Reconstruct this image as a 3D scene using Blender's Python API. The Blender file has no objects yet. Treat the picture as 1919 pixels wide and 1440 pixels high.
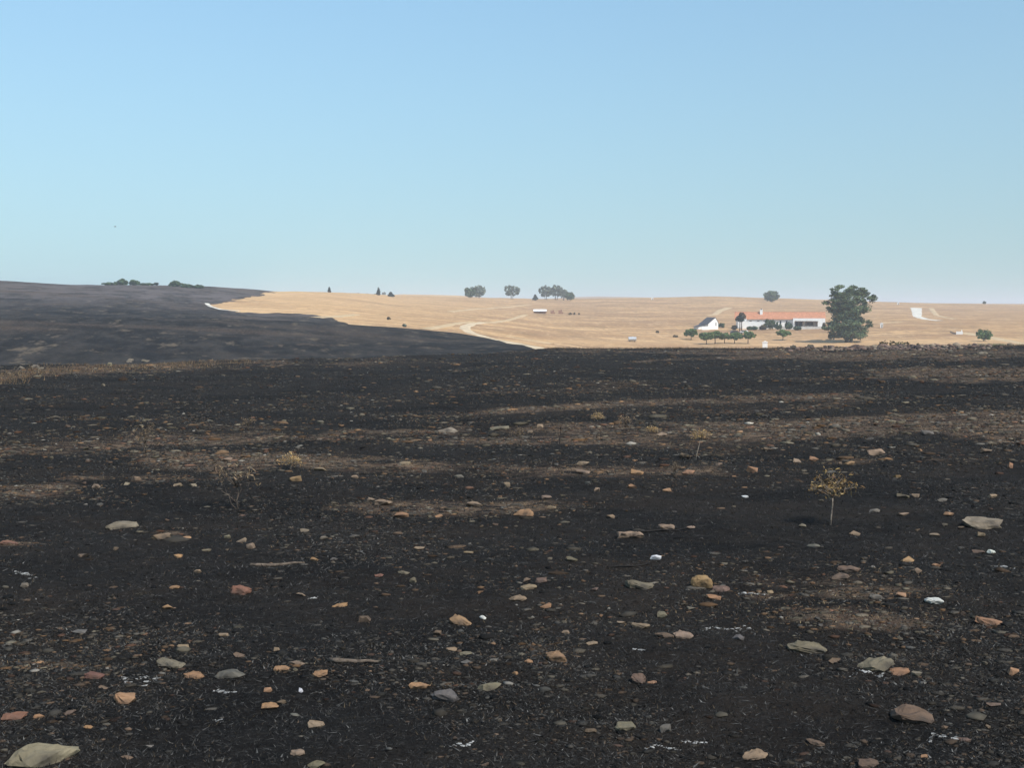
import bpy, bmesh, math, random
import numpy as np
from mathutils import Vector, Matrix, Euler

random.seed(7); RNG = np.random.default_rng(11)
scene = bpy.context.scene
C = scene.collection

# ------------------------------------------------------------------ camera, sky, sun, exposure
W, H, F = 1919.0, 1440.0, 2058.0          # photograph size and focal length in its pixels (50 degrees across)
CX, CY, YH = W/2, H/2, 575.0              # YH = row of the true horizon
PITCH = math.atan((CY-YH)/F); SP, CP = math.sin(PITCH), math.cos(PITCH)
EYE = 2.2
cd = bpy.data.cameras.new('camera'); cam = bpy.data.objects.new('camera', cd); C.objects.link(cam)
cd.sensor_width = 36; cd.lens = 36*F/W; cd.clip_start = 0.1; cd.clip_end = 20000
cam.location = (0, 0, EYE); cam.rotation_euler = (math.pi/2-PITCH, 0, 0)
scene.camera = cam

SUN_AZ, SUN_EL = math.radians(143), math.radians(50)     # azimuth clockwise from the view direction (+Y)
world = bpy.data.worlds.new('World'); scene.world = world; world.use_nodes = True
wn = world.node_tree; bg = wn.nodes['Background']
sky = wn.nodes.new('ShaderNodeTexSky'); sky.sky_type = 'NISHITA'; sky.sun_disc = False
sky.sun_elevation = SUN_EL; sky.sun_rotation = SUN_AZ
sky.altitude = 0; sky.air_density = 1.0; sky.dust_density = 1.5; sky.ozone_density = 3.0
# heat haze lifts the sky's horizon everywhere: look up the sky a little above the true direction
wg = wn.nodes.new('ShaderNodeTexCoord'); wx_ = wn.nodes.new('ShaderNodeSeparateXYZ'); wc_ = wn.nodes.new('ShaderNodeCombineXYZ'); wm_ = wn.nodes.new('ShaderNodeMath'); wm_.operation = 'MULTIPLY_ADD'
wm_.inputs[1].default_value = 0.4; wm_.inputs[2].default_value = 0.05; wq_ = wn.nodes.new('ShaderNodeMath'); wq_.operation = 'MAXIMUM'; wq_.inputs[1].default_value = 0.03; wv_ = wn.nodes.new('ShaderNodeVectorMath'); wv_.operation = 'NORMALIZE'
wn.links.new(wg.outputs['Generated'], wx_.inputs[0]); wn.links.new(wx_.outputs[0], wc_.inputs[0]); wn.links.new(wx_.outputs[1], wc_.inputs[1]); wn.links.new(wx_.outputs[2], wm_.inputs[0]); wn.links.new(wm_.outputs[0], wq_.inputs[0])
wn.links.new(wq_.outputs[0], wc_.inputs[2]); wn.links.new(wc_.outputs[0], wv_.inputs[0]); wn.links.new(wv_.outputs[0], sky.inputs['Vector'])
wb_ = wn.nodes.new('ShaderNodeMix'); wb_.data_type = 'RGBA'; wb_.blend_type = 'MULTIPLY'; wb_.inputs[0].default_value = 1.0; wb_.inputs[7].default_value = (0.80, 0.927, 0.94, 1)   # the phone's white balance
wn.links.new(sky.outputs[0], wb_.inputs[6]); wn.links.new(wb_.outputs[2], bg.inputs['Color']); bg.inputs['Strength'].default_value = 0.146
sl = bpy.data.lights.new('sun', 'SUN'); sun = bpy.data.objects.new('sun', sl); C.objects.link(sun)
sl.energy = 4.0; sl.angle = math.radians(0.53); sl.color = (1.0, 0.95, 0.87)
sdir = Vector((math.sin(SUN_AZ)*math.cos(SUN_EL), math.cos(SUN_AZ)*math.cos(SUN_EL), math.sin(SUN_EL)))
sun.rotation_euler = sdir.to_track_quat('Z', 'Y').to_euler(); sun.location = (60, -60, 90)
vs = scene.view_settings; vs.view_transform = 'Standard'; vs.look = 'None'; vs.exposure = 0.18; vs.gamma = 1.0
cy = scene.cycles; cy.use_denoising = True
try: cy.denoiser = 'OPENIMAGEDENOISE'
except Exception: pass
cy.max_bounces = 6; cy.diffuse_bounces = 3; cy.glossy_bounces = 2; cy.transmission_bounces = 2; cy.volume_bounces = 1
cy.transparent_max_bounces = 6

# ------------------------------------------------------------------ numeric helpers
def dirs(x, y):
    """pixel -> (azimuth, tan of elevation)"""
    u = (np.asarray(x, float)-CX)/F; v = (CY-np.asarray(y, float))/F
    fy = CP+v*SP
    return np.arctan2(u, fy), (-SP+v*CP)/np.hypot(u, fy)
def project(P):
    P = np.asarray(P, float); X, Y, Z = P[..., 0], P[..., 1], P[..., 2]-EYE
    d = Y*CP-Z*SP; d = np.where(np.abs(d) < 1e-6, 1e-6, d)
    return CX+F*X/d, CY-F*(Y*SP+Z*CP)/d, d
def _hash(ix, iy, seed):
    h = (ix.astype(np.int64)*374761393 + iy.astype(np.int64)*668265263 + seed*974634533) & 0xffffffff
    h = ((h ^ (h >> 13))*1274126177) & 0xffffffff
    return ((h ^ (h >> 16)) & 0xffff)/65535.0
def vnoise(x, y, seed=0):
    ix = np.floor(x); iy = np.floor(y); fx = x-ix; fy = y-iy
    fx = fx*fx*(3-2*fx); fy = fy*fy*(3-2*fy)
    a = _hash(ix, iy, seed); b = _hash(ix+1, iy, seed); c = _hash(ix, iy+1, seed); d = _hash(ix+1, iy+1, seed)
    return (a*(1-fx)+b*fx)*(1-fy)+(c*(1-fx)+d*fx)*fy-0.5
def fbm(x, y, seed=0, n=3):
    s = 0; a = 1.0
    for k in range(n):
        s = s+a*vnoise(x*2**k+k*17.3, y*2**k-k*9.1, seed+k*7); a *= 0.5
    return s
def ip(x, pts, k):
    xs = [p[0] for p in pts]; return np.interp(x, xs, [p[k] for p in pts])

# ------------------------------------------------------------------ the lie of the land: (column, distance, row) read off the photograph
CREST = [(-900, 64, 694), (0, 70, 686), (200, 75, 684), (440, 82, 675), (700, 92, 669), (860, 98, 665), (1000, 105, 656), (1040, 107, 652), (1200, 112, 652),
         (1400, 114, 654), (1600, 112, 650), (1919, 118, 645), (2800, 120, 642)]
HILL = [(-900, 250, 606), (0, 250, 594), (200, 255, 592), (400, 260, 594), (520, 265, 599), (610, 268, 603), (750, 265, 613), (860, 258, 624), (950, 240, 639),
        (1020, 220, 653), (1100, 215, 664), (1300, 210, 680), (1500, 210, 690), (2800, 210, 690)]
BEHIND = [(-900, 300, 600), (0, 295, 591), (400, 305, 592), (520, 320, 597), (610, 320, 602), (750, 320, 612), (860, 320, 623), (950, 310, 638), (1020, 300, 651),
          (1100, 320, 655), (1300, 380, 656), (1500, 385, 655), (1919, 390, 650), (2800, 390, 650)]
MID = [(-900, 400, 565), (0, 400, 560), (200, 400, 560), (400, 400, 578), (500, 430, 575), (600, 450, 573), (860, 480, 592), (1040, 480, 614), (1200, 500, 618),
       (1300, 515, 616), (1500, 515, 616), (1700, 515, 610), (1919, 515, 611), (2800, 515, 611)]
SKYL = [(-900, 560, 520), (0, 560, 524.5), (80, 560, 529.5), (140, 570, 533), (300, 600, 534), (400, 620, 536.5), (470, 640, 541), (520, 640, 546), (560, 640, 545.5),
        (640, 700, 547.5), (700, 760, 550.5), (740, 850, 553.5), (860, 950, 556.5), (1000, 1000, 559), (1100, 1050, 559), (1200, 1050, 557.5), (1340, 1100, 554.5),
        (1440, 1100, 558), (1540, 1100, 561), (1640, 1100, 564.5), (1760, 1150, 568), (1919, 1200, 571), (2800, 1200, 573)]
FARP = [(-900, 1500, 556), (560, 1500, 558), (700, 1500, 556), (750, 1500, 550.5), (860, 1500, 552.5), (910, 1500, 557), (1000, 1500, 563), (2800, 1600, 574)]
DIST = [(-900, 3000, 562), (980, 3000, 563), (1070, 3000, 556), (1120, 3000, 554.5), (1200, 3000, 556), (1300, 3000, 561), (1500, 3000, 566), (2800, 3000, 574.5)]

R_ = np.concatenate([[0.35, 0.8, 1.4, 2.0, 2.6, 3.1, 3.5, 3.8], np.exp(np.arange(math.log(4.1), math.log(124), 0.0062)),
                     np.exp(np.arange(math.log(124.6), math.log(1300), 0.0105)), np.exp(np.arange(math.log(1320), math.log(9000), 0.045))])
_d = np.radians(np.arange(-30, 30.01, 0.135)); _o = np.radians(np.concatenate([np.arange(31, 60, 1.0), np.arange(60, 181, 4.0)]))
AZ = np.concatenate([-_o[::-1], _d, _o[:-1]])        # -180 .. <180
NR, NA = len(R_), len(AZ)

v0 = (CY-600)/F
def az2px(az):
    a = np.clip(az, -math.radians(44), math.radians(44))
    return np.clip(CX+F*np.tan(a)*(CP+v0*SP), -890, 2790)
XP = az2px(AZ)
ZG = np.zeros((NR, NA))
def zof(x, y, r): return EYE+r*dirs(x, y)[1]
for j in range(NA):
    x = XP[j]
    r1, y1 = ip(x, CREST, 1), ip(x, CREST, 2); r2, y2 = ip(x, HILL, 1), ip(x, HILL, 2); r3, y3 = ip(x, BEHIND, 1), ip(x, BEHIND, 2)
    r4, y4 = ip(x, MID, 1), ip(x, MID, 2); r5, y5 = ip(x, SKYL, 1), ip(x, SKYL, 2)
    r6, y6 = ip(x, FARP, 1), ip(x, FARP, 2); r7, y7 = ip(x, DIST, 1), ip(x, DIST, 2)
    z1 = zof(x, y1, r1)
    n = [(0.3, 0.5), (2.6, 0.42), (4.4, 0.02), (r1*0.5, z1*0.47), (r1*0.93, z1*0.955), (r1, z1)]
    n += [(r1*1.12, zof(x, y1+9, r1*1.12)), (r1*1.3, zof(x, y1+10, r1*1.3)), (r2*0.66, zof(x, max(y1-3, y2+8), r2*0.66)), (r2, zof(x, y2, r2))]
    n += [((r2+r3)/2, zof(x, max(y2, y3)+4, (r2+r3)/2)), (r3, zof(x, y3, r3)), (r4, zof(x, y4, r4))]
    rm = (r4+r5)/2
    n += [(rm, zof(x, y4+(y5-y4)*0.62, rm)), (r5, zof(x, y5, r5)), (r5*1.14, zof(x, y5+5, r5*1.14))]
    n += [(r6, zof(x, y6, r6)), (r6*1.3, zof(x, y6+4, r6*1.3)), (r7, zof(x, y7, r7)), (4500, zof(x, y7+3, 4500)), (9000, zof(x, 574.0, 9000))]
    n.sort()
    ZG[:, j] = np.interp(R_, [a for a, b in n], [b for a, b in n])
def smooth_rows(Z, k, w):
    for _ in range(k):
        P = np.pad(Z, ((1, 1), (0, 0)), mode='edge'); S = 0.25*P[:-2]+0.5*P[1:-1]+0.25*P[2:]
        Z = Z*(1-w)+S*w
    return Z
ZG = smooth_rows(ZG, 14, np.ones((NR, 1)))
for _ in range(4):
    P = np.concatenate([ZG[:, -1:], ZG, ZG[:, :1]], 1); ZG = 0.25*P[:, :-2]+0.5*P[:, 1:-1]+0.25*P[:, 2:]
GX = R_[:, None]*np.sin(AZ)[None]; GY = R_[:, None]*np.cos(AZ)[None]; RR = np.repeat(R_[:, None], NA, 1)
near = np.clip((130-RR)/30, 0, 1)
ZG += near*(0.10*fbm(GX/3.1, GY/3.1, 3, 3)+0.035*fbm(GX/0.55, GY/0.55, 9, 3)+0.022*vnoise(GX/0.16, GY/0.16, 21)*np.clip((40-RR)/20, 0, 1))
ZG += np.clip((RR-20)/60, 0, 1)*np.clip((200-RR)/60, 0, 1)*0.22*fbm(GX/9, GY/5, 5, 2)
far = np.clip((RR-140)/60, 0, 1)*np.clip((2000-RR)/600, 0, 1)
ZG += far*(0.5*fbm(GX/45, GY/28, 31, 3)+0.14*fbm(GX/8, GY/5, 37, 2))
LR = np.log(R_)
AZW = np.concatenate([AZ, [AZ[0]+2*math.pi]]); ZGW = np.concatenate([ZG, ZG[:, :1]], 1)
def height(x, y):
    x = np.asarray(x, float); y = np.asarray(y, float)
    r = np.clip(np.hypot(x, y), R_[0], R_[-1]-1); a = np.arctan2(x, y)
    fi = np.interp(np.log(r), LR, np.arange(NR)); i = np.minimum(fi.astype(int), NR-2); fi = np.clip((r-R_[i])/(R_[i+1]-R_[i]), 0, 1)
    fj = np.interp(a, AZW, np.arange(NA+1)); j = np.minimum(fj.astype(int), NA-1); fj = fj-j
    return (ZGW[i, j]*(1-fj)+ZGW[i, j+1]*fj)*(1-fi)+(ZGW[i+1, j]*(1-fj)+ZGW[i+1, j+1]*fj)*fi
_RS = np.exp(np.arange(math.log(4.0), math.log(6000), 0.0012))
def hit(x, y, rmin=4.0):
    """the ground point seen at a pixel (first crossing beyond rmin)"""
    a, t = dirs(x, y); rs = _RS[_RS >= rmin]
    g = height(rs*math.sin(a), rs*math.cos(a)); d = EYE+rs*t-g
    k = np.nonzero((d[:-1] > 0) & (d[1:] <= 0))[0]
    i = k[0]+1 if len(k) else int(np.argmin(np.abs(d)))
    r = rs[i]; return Vector((r*math.sin(a), r*math.cos(a), float(g[i]))), float(r)
def at(x, r):
    """the ground point in a pixel column at a distance"""
    a = float(dirs(x, 620)[0]); X, Y = r*math.sin(a), r*math.cos(a); return Vector((X, Y, float(height(X, Y))))

# ------------------------------------------------------------------ materials
def mat(name, col=(0.5, 0.5, 0.5), rough=0.85, noise=0.0, nscale=3.0, bump=0.0, bscale=20.0, metal=0.0, attr=None, objcol=False, spec=0.3, dark=None):
    m = bpy.data.materials.new(name); m.use_nodes = True; nt = m.node_tree; b = nt.nodes['Principled BSDF']
    b.inputs['Roughness'].default_value = rough; b.inputs['Metallic'].default_value = metal; b.inputs['Specular IOR Level'].default_value = spec
    src = None
    if attr:
        a = nt.nodes.new('ShaderNodeAttribute'); a.attribute_name = attr; src = a.outputs['Color']
    elif objcol:
        a = nt.nodes.new('ShaderNodeObjectInfo'); src = a.outputs['Color']
    tc = nt.nodes.new('ShaderNodeTexCoord')
    if noise or dark:
        nz = nt.nodes.new('ShaderNodeTexNoise'); nz.inputs['Scale'].default_value = nscale; nz.inputs['Detail'].default_value = 6
        nt.links.new(tc.outputs['Object'], nz.inputs['Vector'])
        mr = nt.nodes.new('ShaderNodeMapRange'); mr.inputs[1].default_value = 0.3; mr.inputs[2].default_value = 0.7
        mr.inputs[3].default_value = 1-noise; mr.inputs[4].default_value = 1+noise*0.6
        nt.links.new(nz.outputs['Fac'], mr.inputs[0])
        mx = nt.nodes.new('ShaderNodeMix'); mx.data_type = 'RGBA'; mx.blend_type = 'MULTIPLY'; mx.inputs[0].default_value = 1
        if src: nt.links.new(src, mx.inputs[6])
        else: mx.inputs[6].default_value = (*col, 1)
        nt.links.new(mr.outputs[0], mx.inputs[7]); src = mx.outputs[2]
        if dark:
            n2 = nt.nodes.new('ShaderNodeTexNoise'); n2.inputs['Scale'].default_value = nscale*0.45; n2.inputs['Detail'].default_value = 4
            nt.links.new(tc.outputs['Object'], n2.inputs['Vector'])
            m2 = nt.nodes.new('ShaderNodeMapRange'); m2.inputs[1].default_value = 0.5; m2.inputs[2].default_value = 0.66; m2.inputs[4].default_value = 0.8
            nt.links.new(n2.outputs['Fac'], m2.inputs[0])
            x2 = nt.nodes.new('ShaderNodeMix'); x2.data_type = 'RGBA'; nt.links.new(m2.outputs[0], x2.inputs[0])
            nt.links.new(src, x2.inputs[6]); x2.inputs[7].default_value = (*dark, 1); src = x2.outputs[2]
    if src: nt.links.new(src, b.inputs['Base Color'])
    else: b.inputs['Base Color'].default_value = (*col, 1)
    if bump:
        nb = nt.nodes.new('ShaderNodeTexNoise'); nb.inputs['Scale'].default_value = bscale; nb.inputs['Detail'].default_value = 8
        nt.links.new(tc.outputs['Object'], nb.inputs['Vector'])
        bp = nt.nodes.new('ShaderNodeBump'); bp.inputs['Strength'].default_value = bump; bp.inputs['Distance'].default_value = 0.02
        nt.links.new(nb.outputs['Fac'], bp.inputs['Height']); nt.links.new(bp.outputs[0], b.inputs['Normal'])
    return m

def ground_material():
    m = bpy.data.materials.new('ground_soil'); m.use_nodes = True; nt = m.node_tree; L = nt.links.new; b = nt.nodes['Principled BSDF']
    b.inputs['Roughness'].default_value = 1.0; b.inputs['Specular IOR Level'].default_value = 0.06
    tc = nt.nodes.new('ShaderNodeTexCoord'); P = tc.outputs['Object']
    def noise(scale, det=4, rough=0.55, stretch=None, w=0, rot=0.0):
        n = nt.nodes.new('ShaderNodeTexNoise'); n.inputs['Scale'].default_value = scale; n.inputs['Detail'].default_value = det; n.inputs['Roughness'].default_value = rough
        mp = nt.nodes.new('ShaderNodeMapping'); mp.inputs['Scale'].default_value = stretch or (1, 1, 1); mp.inputs['Location'].default_value = (w, w*1.7, 0)
        if rot: mp.vector_type = 'TEXTURE'; mp.inputs['Rotation'].default_value = (0, 0, rot); mp.inputs['Scale'].default_value = tuple(1/v for v in stretch)
        L(P, mp.inputs['Vector']); L(mp.outputs[0], n.inputs['Vector']); return n.outputs['Fac']
    def ramp(f, a, bb, lo=0.0, hi=1.0):
        r = nt.nodes.new('ShaderNodeMapRange'); r.inputs[1].default_value = a; r.inputs[2].default_value = bb; r.inputs[3].default_value = lo; r.inputs[4].default_value = hi
        L(f, r.inputs[0]); return r.outputs[0]
    def mixc(f, a, bb):
        x = nt.nodes.new('ShaderNodeMix'); x.data_type = 'RGBA'
        for s, v in ((0, f), (6, a), (7, bb)):
            if isinstance(v, tuple): x.inputs[s].default_value = (*v, 1)
            elif isinstance(v, (int, float)): x.inputs[s].default_value = v
            else: L(v, x.inputs[s])
        return x.outputs[2]
    def math_(op, a, bb):
        x = nt.nodes.new('ShaderNodeMath'); x.operation = op
        for s, v in ((0, a), (1, bb)):
            if isinstance(v, (int, float)): x.inputs[s].default_value = v
            else: L(v, x.inputs[s])
        return x.outputs[0]
    def attr(n):
        a = nt.nodes.new('ShaderNodeAttribute'); a.attribute_name = n; return a.outputs['Fac']
    soil, gold, tone = attr('soil'), attr('gold'), attr('tone')
    # char
    c = mixc(ramp(noise(0.35, 5), 0.35, 0.65), (0.0092, 0.0084, 0.0079), (0.0188, 0.0170, 0.0156))
    c = mixc(ramp(noise(0.55, 6, 0.7, (.6, 1.2, 1), 31), 0.44, 0.64, 0, .8), c, (0.027, 0.0215, 0.0175))
    c = mixc(ramp(noise(13, 5, 0.7, (1, 1.6, 1)), 0.54, 0.74), c, (0.035, 0.033, 0.031))
    c = mixc(ramp(noise(4.5, 6, 0.7, (1, 1.5, 1), 5), 0.56, 0.72, 0, 0.8), c, (0.036, 0.030, 0.024))
    c = mixc(ramp(noise(48, 3, 0.6, (1, 1, 1), 3), 0.64, 0.77, 0, 0.6), c, (0.085, 0.083, 0.08))
    # bare soil where the fire found nothing to burn
    s = mixc(ramp(noise(1.7, 5, 0.65), 0.38, 0.62), (0.060, 0.040, 0.031), (0.155, 0.108, 0.072))
    s = mixc(ramp(noise(9, 5, 0.7), 0.55, 0.7), s, (0.20, 0.150, 0.10))
    s = mixc(ramp(noise(3.4, 6, 0.75, (.7, 1.3, 1), 9), 0.47, 0.58), s, (0.018, 0.016, 0.015))
    thin = math_('MULTIPLY', tone, math_('SUBTRACT', 1.0, gold))
    h1 = mixc(ramp(noise(0.22, 6, 0.7, (1, .3, 1), 11, math.radians(15)), 0.42, 0.60), (0.012, 0.0115, 0.0115), (0.050, 0.043, 0.037))
    h1 = mixc(ramp(noise(0.34, 5, 0.7, (.8, .28, 1), 13, math.radians(15)), 0.56, 0.66), h1, (0.15, 0.115, 0.078))
    h1 = mixc(ramp(noise(0.16, 5, 0.7, (.7, .32, 1), 15, math.radians(15)), 0.53, 0.62, 0, .85), h1, (0.010, 0.010, 0.011))
    h1 = mixc(math_('MULTIPLY', ramp(tone, 0.74, 0.98), ramp(noise(0.12, 6, .7, (.7, .32, 1), 21, math.radians(15)), .42, .56, .15, .95)), h1, (0.120, 0.100, 0.093))  # distance haze painted into the far burnt hill as a paler ground colour
    c = mixc(thin, c, h1)
    sf = math_('MULTIPLY_ADD', soil, 1.25); nt.nodes[-1].inputs[2].default_value = -0.62
    sf = math_('ADD', sf, noise(3.2, 6, 0.72, (0.6, 1.5, 1), 2))
    c = mixc(ramp(sf, 0.40, 0.78), c, s)
    # dry grass plain
    g = mixc(ramp(noise(0.035, 6, 0.6, (0.5, 1.3, 1)), 0.38, 0.62), (0.36, 0.212, 0.106), (0.53, 0.326, 0.160))
    g = mixc(ramp(noise(0.012, 5, 0.6, (0.7, 2.0, 1), 4), 0.44, 0.62, 0, 0.8), g, (0.31, 0.184, 0.102))
    g = mixc(ramp(noise(0.05, 6, 0.7, (0.25, 1.6, 1), 7), 0.53, 0.63, 0, 0.8), g, (0.67, 0.435, 0.222))
    g = mixc(ramp(noise(0.13, 5, 0.7, (0.6, 1.2, 1), 8), 0.54, 0.66, 0, 0.75), g, (0.22, 0.132, 0.072))
    g = mixc(ramp(noise(0.10, 6, 0.72, (.5, .5, 1), 25), 0.55, 0.64, 0, 0.75), g, (0.19, 0.122, 0.068))
    g = mixc(ramp(noise(0.14, 6, 0.72, (.35, .5, 1), 27), 0.57, 0.65, 0, 0.7), g, (0.70, 0.475, 0.265))
    g = mixc(ramp(noise(0.5, 4, 0.7), 0.60, 0.72, 0, 0.6), g, (0.18, 0.122, 0.078))
    g = mixc(ramp(noise(0.55, 6, 0.75, (.7, .16, 1), 41), 0.46, 0.60, 0, 0.55), g, (0.27, 0.168, 0.094))
    g = mixc(ramp(noise(0.8, 5, 0.75, (.7, .14, 1), 43), 0.55, 0.64, 0, 0.5), g, (0.62, 0.43, 0.25))
    g = mixc(math_('MULTIPLY', tone, 0.5), g, (0.71, 0.465, 0.24))
    gf = math_('ADD', math_('MULTIPLY', gold, 1.0), math_('MULTIPLY', math_('SUBTRACT', noise(0.3, 5, 0.7), 0.5), 0.9))
    c = mixc(ramp(gf, 0.42, 0.58), c, g)
    L(c, b.inputs['Base Color'])
    hgt = math_('ADD', math_('MULTIPLY', noise(22, 6, 0.75), 1.0), math_('MULTIPLY', noise(5, 4, 0.6), 2.0))
    bp = nt.nodes.new('ShaderNodeBump'); bp.inputs['Strength'].default_value = 0.85; bp.inputs['Distance'].default_value = 0.035
    L(hgt, bp.inputs['Height']); L(bp.outputs[0], b.inputs['Normal'])
    return m

M = {}
M['ground'] = ground_material()
M['road'] = mat('pale_dirt', (0.60, 0.47, 0.31), 1.0, 0.25, 0.25, spec=0.1)
M['track'] = mat('worn_track', (0.53, 0.385, 0.225), 1.0, 0.25, 0.25, spec=0.1)
M['road_white'] = mat('white_gravel', (0.66, 0.61, 0.52), 1.0, 0.3, 0.22, spec=0.1)
M['stone'] = mat('field_stone', rough=0.95, noise=0.38, nscale=9, bump=0.7, bscale=26, objcol=True, spec=0.15, dark=(0.035, 0.031, 0.028))
M['pebble'] = mat('pebbles', rough=1.0, noise=0.25, nscale=14, attr='tint', spec=0.05)
M['blade'] = mat('stubble', rough=1.0, attr='tint', spec=0.05)
M['ash'] = mat('white_ash', (0.36, 0.35, 0.33), 1.0, 0.7, 30, bump=0.8, bscale=60, spec=0.05, dark=(0.09, 0.088, 0.085))
M['twig'] = mat('scorched_bark', (0.27, 0.22, 0.175), 0.95, 0.5, 30, bump=0.5, bscale=60, spec=0.1)
M['brown_bark'] = mat('brown_bark', (0.135, 0.105, 0.082), 0.95, 0.5, 30, bump=0.5, bscale=60, spec=0.1)
M['charred'] = mat('charred_bark', (0.022, 0.020, 0.019), 0.95, 0.3, 30, bump=0.4, bscale=60, spec=0.1)
M['leaf'] = mat('foliage', rough=0.8, attr='tint', spec=0.12)
M['bark'] = mat('tree_bark', (0.13, 0.105, 0.085), 0.95, 0.3, 3, spec=0.1)
M['white'] = mat('limewash', (0.84, 0.83, 0.80), 0.95, 0.07, 0.8, spec=0.1)
M['white_dull'] = mat('weathered_limewash', (0.60, 0.58, 0.54), 0.95, 0.15, 0.8, spec=0.1)
M['terracotta'] = mat('terracotta_tile', (0.50, 0.235, 0.14), 0.95, 0.22, 1.2, spec=0.08)
M['slate'] = mat('grey_sheet', (0.085, 0.088, 0.10), 0.95, 0.25, 0.8, spec=0.1)
M['dark'] = mat('dark_opening', (0.02, 0.021, 0.024), 0.7, spec=0.3)
M['wood'] = mat('weathered_wood', (0.14, 0.11, 0.085), 0.95, 0.3, 4)
M['brick'] = mat('brown_rubble_wall', (0.30, 0.17, 0.115), 0.95, 0.35, 1.0, bump=0.4, bscale=4)
M['steel'] = mat('galvanised_steel', (0.48, 0.50, 0.52), 0.5, 0.15, 2, metal=0.4)
M['rubber'] = mat('rubber', (0.02, 0.02, 0.02), 0.9)
M['paint_dark'] = mat('dark_car_paint', (0.025, 0.027, 0.034), 0.35)
M['paint_white'] = mat('white_car_paint', (0.75, 0.75, 0.75), 0.35)
M['glass'] = mat('car_glass', (0.03, 0.035, 0.04), 0.1, spec=0.5)

# ------------------------------------------------------------------ object helpers
def tag(o, label=None, cat=None, group=None, kind=None):
    if label: o['label'] = label
    if cat: o['category'] = cat
    if group: o['group'] = group
    if kind: o['kind'] = kind
    return o
def link(name, me, m=None, parent=None):
    o = bpy.data.objects.new(name, me); C.objects.link(o)
    if m: me.materials.clear(); me.materials.append(m)
    if parent: o.parent = parent
    return o
def empty(name, loc, rz=0.0):
    o = bpy.data.objects.new(name, None); C.objects.link(o); o.location = loc; o.rotation_euler = (0, 0, rz); o.empty_display_size = 0.2; return o
def mesh_np(name, V, Fc, tint=None, smooth=False):
    V = np.asarray(V, np.float32); Fc = np.asarray(Fc, np.int32); me = bpy.data.meshes.new(name); k = Fc.shape[1]
    me.vertices.add(len(V)); me.vertices.foreach_set('co', V.ravel())
    me.loops.add(Fc.size); me.loops.foreach_set('vertex_index', Fc.ravel())
    me.polygons.add(len(Fc)); me.polygons.foreach_set('loop_start', np.arange(0, Fc.size, k, dtype=np.int32))
    if smooth: me.polygons.foreach_set('use_smooth', np.ones(len(Fc), bool))
    if tint is not None:
        a = me.color_attributes.new('tint', 'FLOAT_COLOR', 'POINT'); t = np.ones((len(V), 4), np.float32); t[:, :3] = tint; a.data.foreach_set('color', t.ravel())
    me.update(calc_edges=True); me.validate(); return me
class MB:
    """collects boxes, prisms, tubes and blades; build() links them as one mesh object"""
    def __init__(s): s.v = []; s.f = []; s.t = []
    def add(s, vs, fs, tint=None):
        n = len(s.v); s.v += [tuple(v) for v in vs]; s.f += [tuple(i+n for i in f) for f in fs]
        s.t += [tint or (1, 1, 1)]*len(vs)
    def box(s, x0, x1, y0, y1, z0, z1):
        s.add([(x0, y0, z0), (x1, y0, z0), (x1, y1, z0), (x0, y1, z0), (x0, y0, z1), (x1, y0, z1), (x1, y1, z1), (x0, y1, z1)],
              [(3, 2, 1, 0), (4, 5, 6, 7), (0, 1, 5, 4), (1, 2, 6, 5), (2, 3, 7, 6), (3, 0, 4, 7)])
        return s
    def prism(s, poly, y0, y1):
        """polygon in x,z pulled from y0 to y1"""
        n = len(poly); s.add([(x, y0, z) for x, z in poly]+[(x, y1, z) for x, z in poly],
              [tuple(range(n))[::1], tuple(range(2*n-1, n-1, -1))]+[(i, i+n, (i+1) % n+n, (i+1) % n) for i in range(n)])
        return s
    def prismx(s, poly, x0, x1):
        """polygon in y,z pulled from x0 to x1"""
        n = len(poly); s.add([(x0, y, z) for y, z in poly]+[(x1, y, z) for y, z in poly],
              [tuple(range(n-1, -1, -1)), tuple(range(n, 2*n))]+[((i+1) % n, (i+1) % n+n, i+n, i) for i in range(n)])
        return s
    def tube(s, pts, rad, sides=6, tint=None):
        pts = [Vector(p) for p in pts]; n = len(pts)
        if not hasattr(rad, '__len__'): rad = [rad]*n
        vs = []; fs = []; u = None
        for i, p in enumerate(pts):
            d = (pts[min(i+1, n-1)]-pts[max(i-1, 0)]).normalized()
            if u is None: u = d.orthogonal().normalized()
            u = (u-d*u.dot(d)).normalized() if (u-d*u.dot(d)).length > 1e-5 else d.orthogonal().normalized()
            w = d.cross(u)
            for k in range(sides):
                a = 2*math.pi*k/sides; vs.append(p+(u*math.cos(a)+w*math.sin(a))*rad[i])
        for i in range(n-1):
            for k in range(sides):
                fs.append((i*sides+k, i*sides+(k+1) % sides, (i+1)*sides+(k+1) % sides, (i+1)*sides+k))
        fs.append(tuple(range(sides-1, -1, -1))); fs.append(tuple((n-1)*sides+k for k in range(sides)))
        s.add(vs, fs, tint); return s
    def build(s, name, m, parent=None, smooth=False):
        me = bpy.data.meshes.new(name); me.from_pydata(s.v, [], s.f)
        a = me.color_attributes.new('tint', 'FLOAT_COLOR', 'POINT'); t = np.ones((len(s.v), 4), np.float32); t[:, :3] = np.array(s.t); a.data.foreach_set('color', t.ravel())
        if smooth: me.polygons.foreach_set('use_smooth', [True]*len(me.polygons))
        me.update(); return link(name, me, m, parent)

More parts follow.
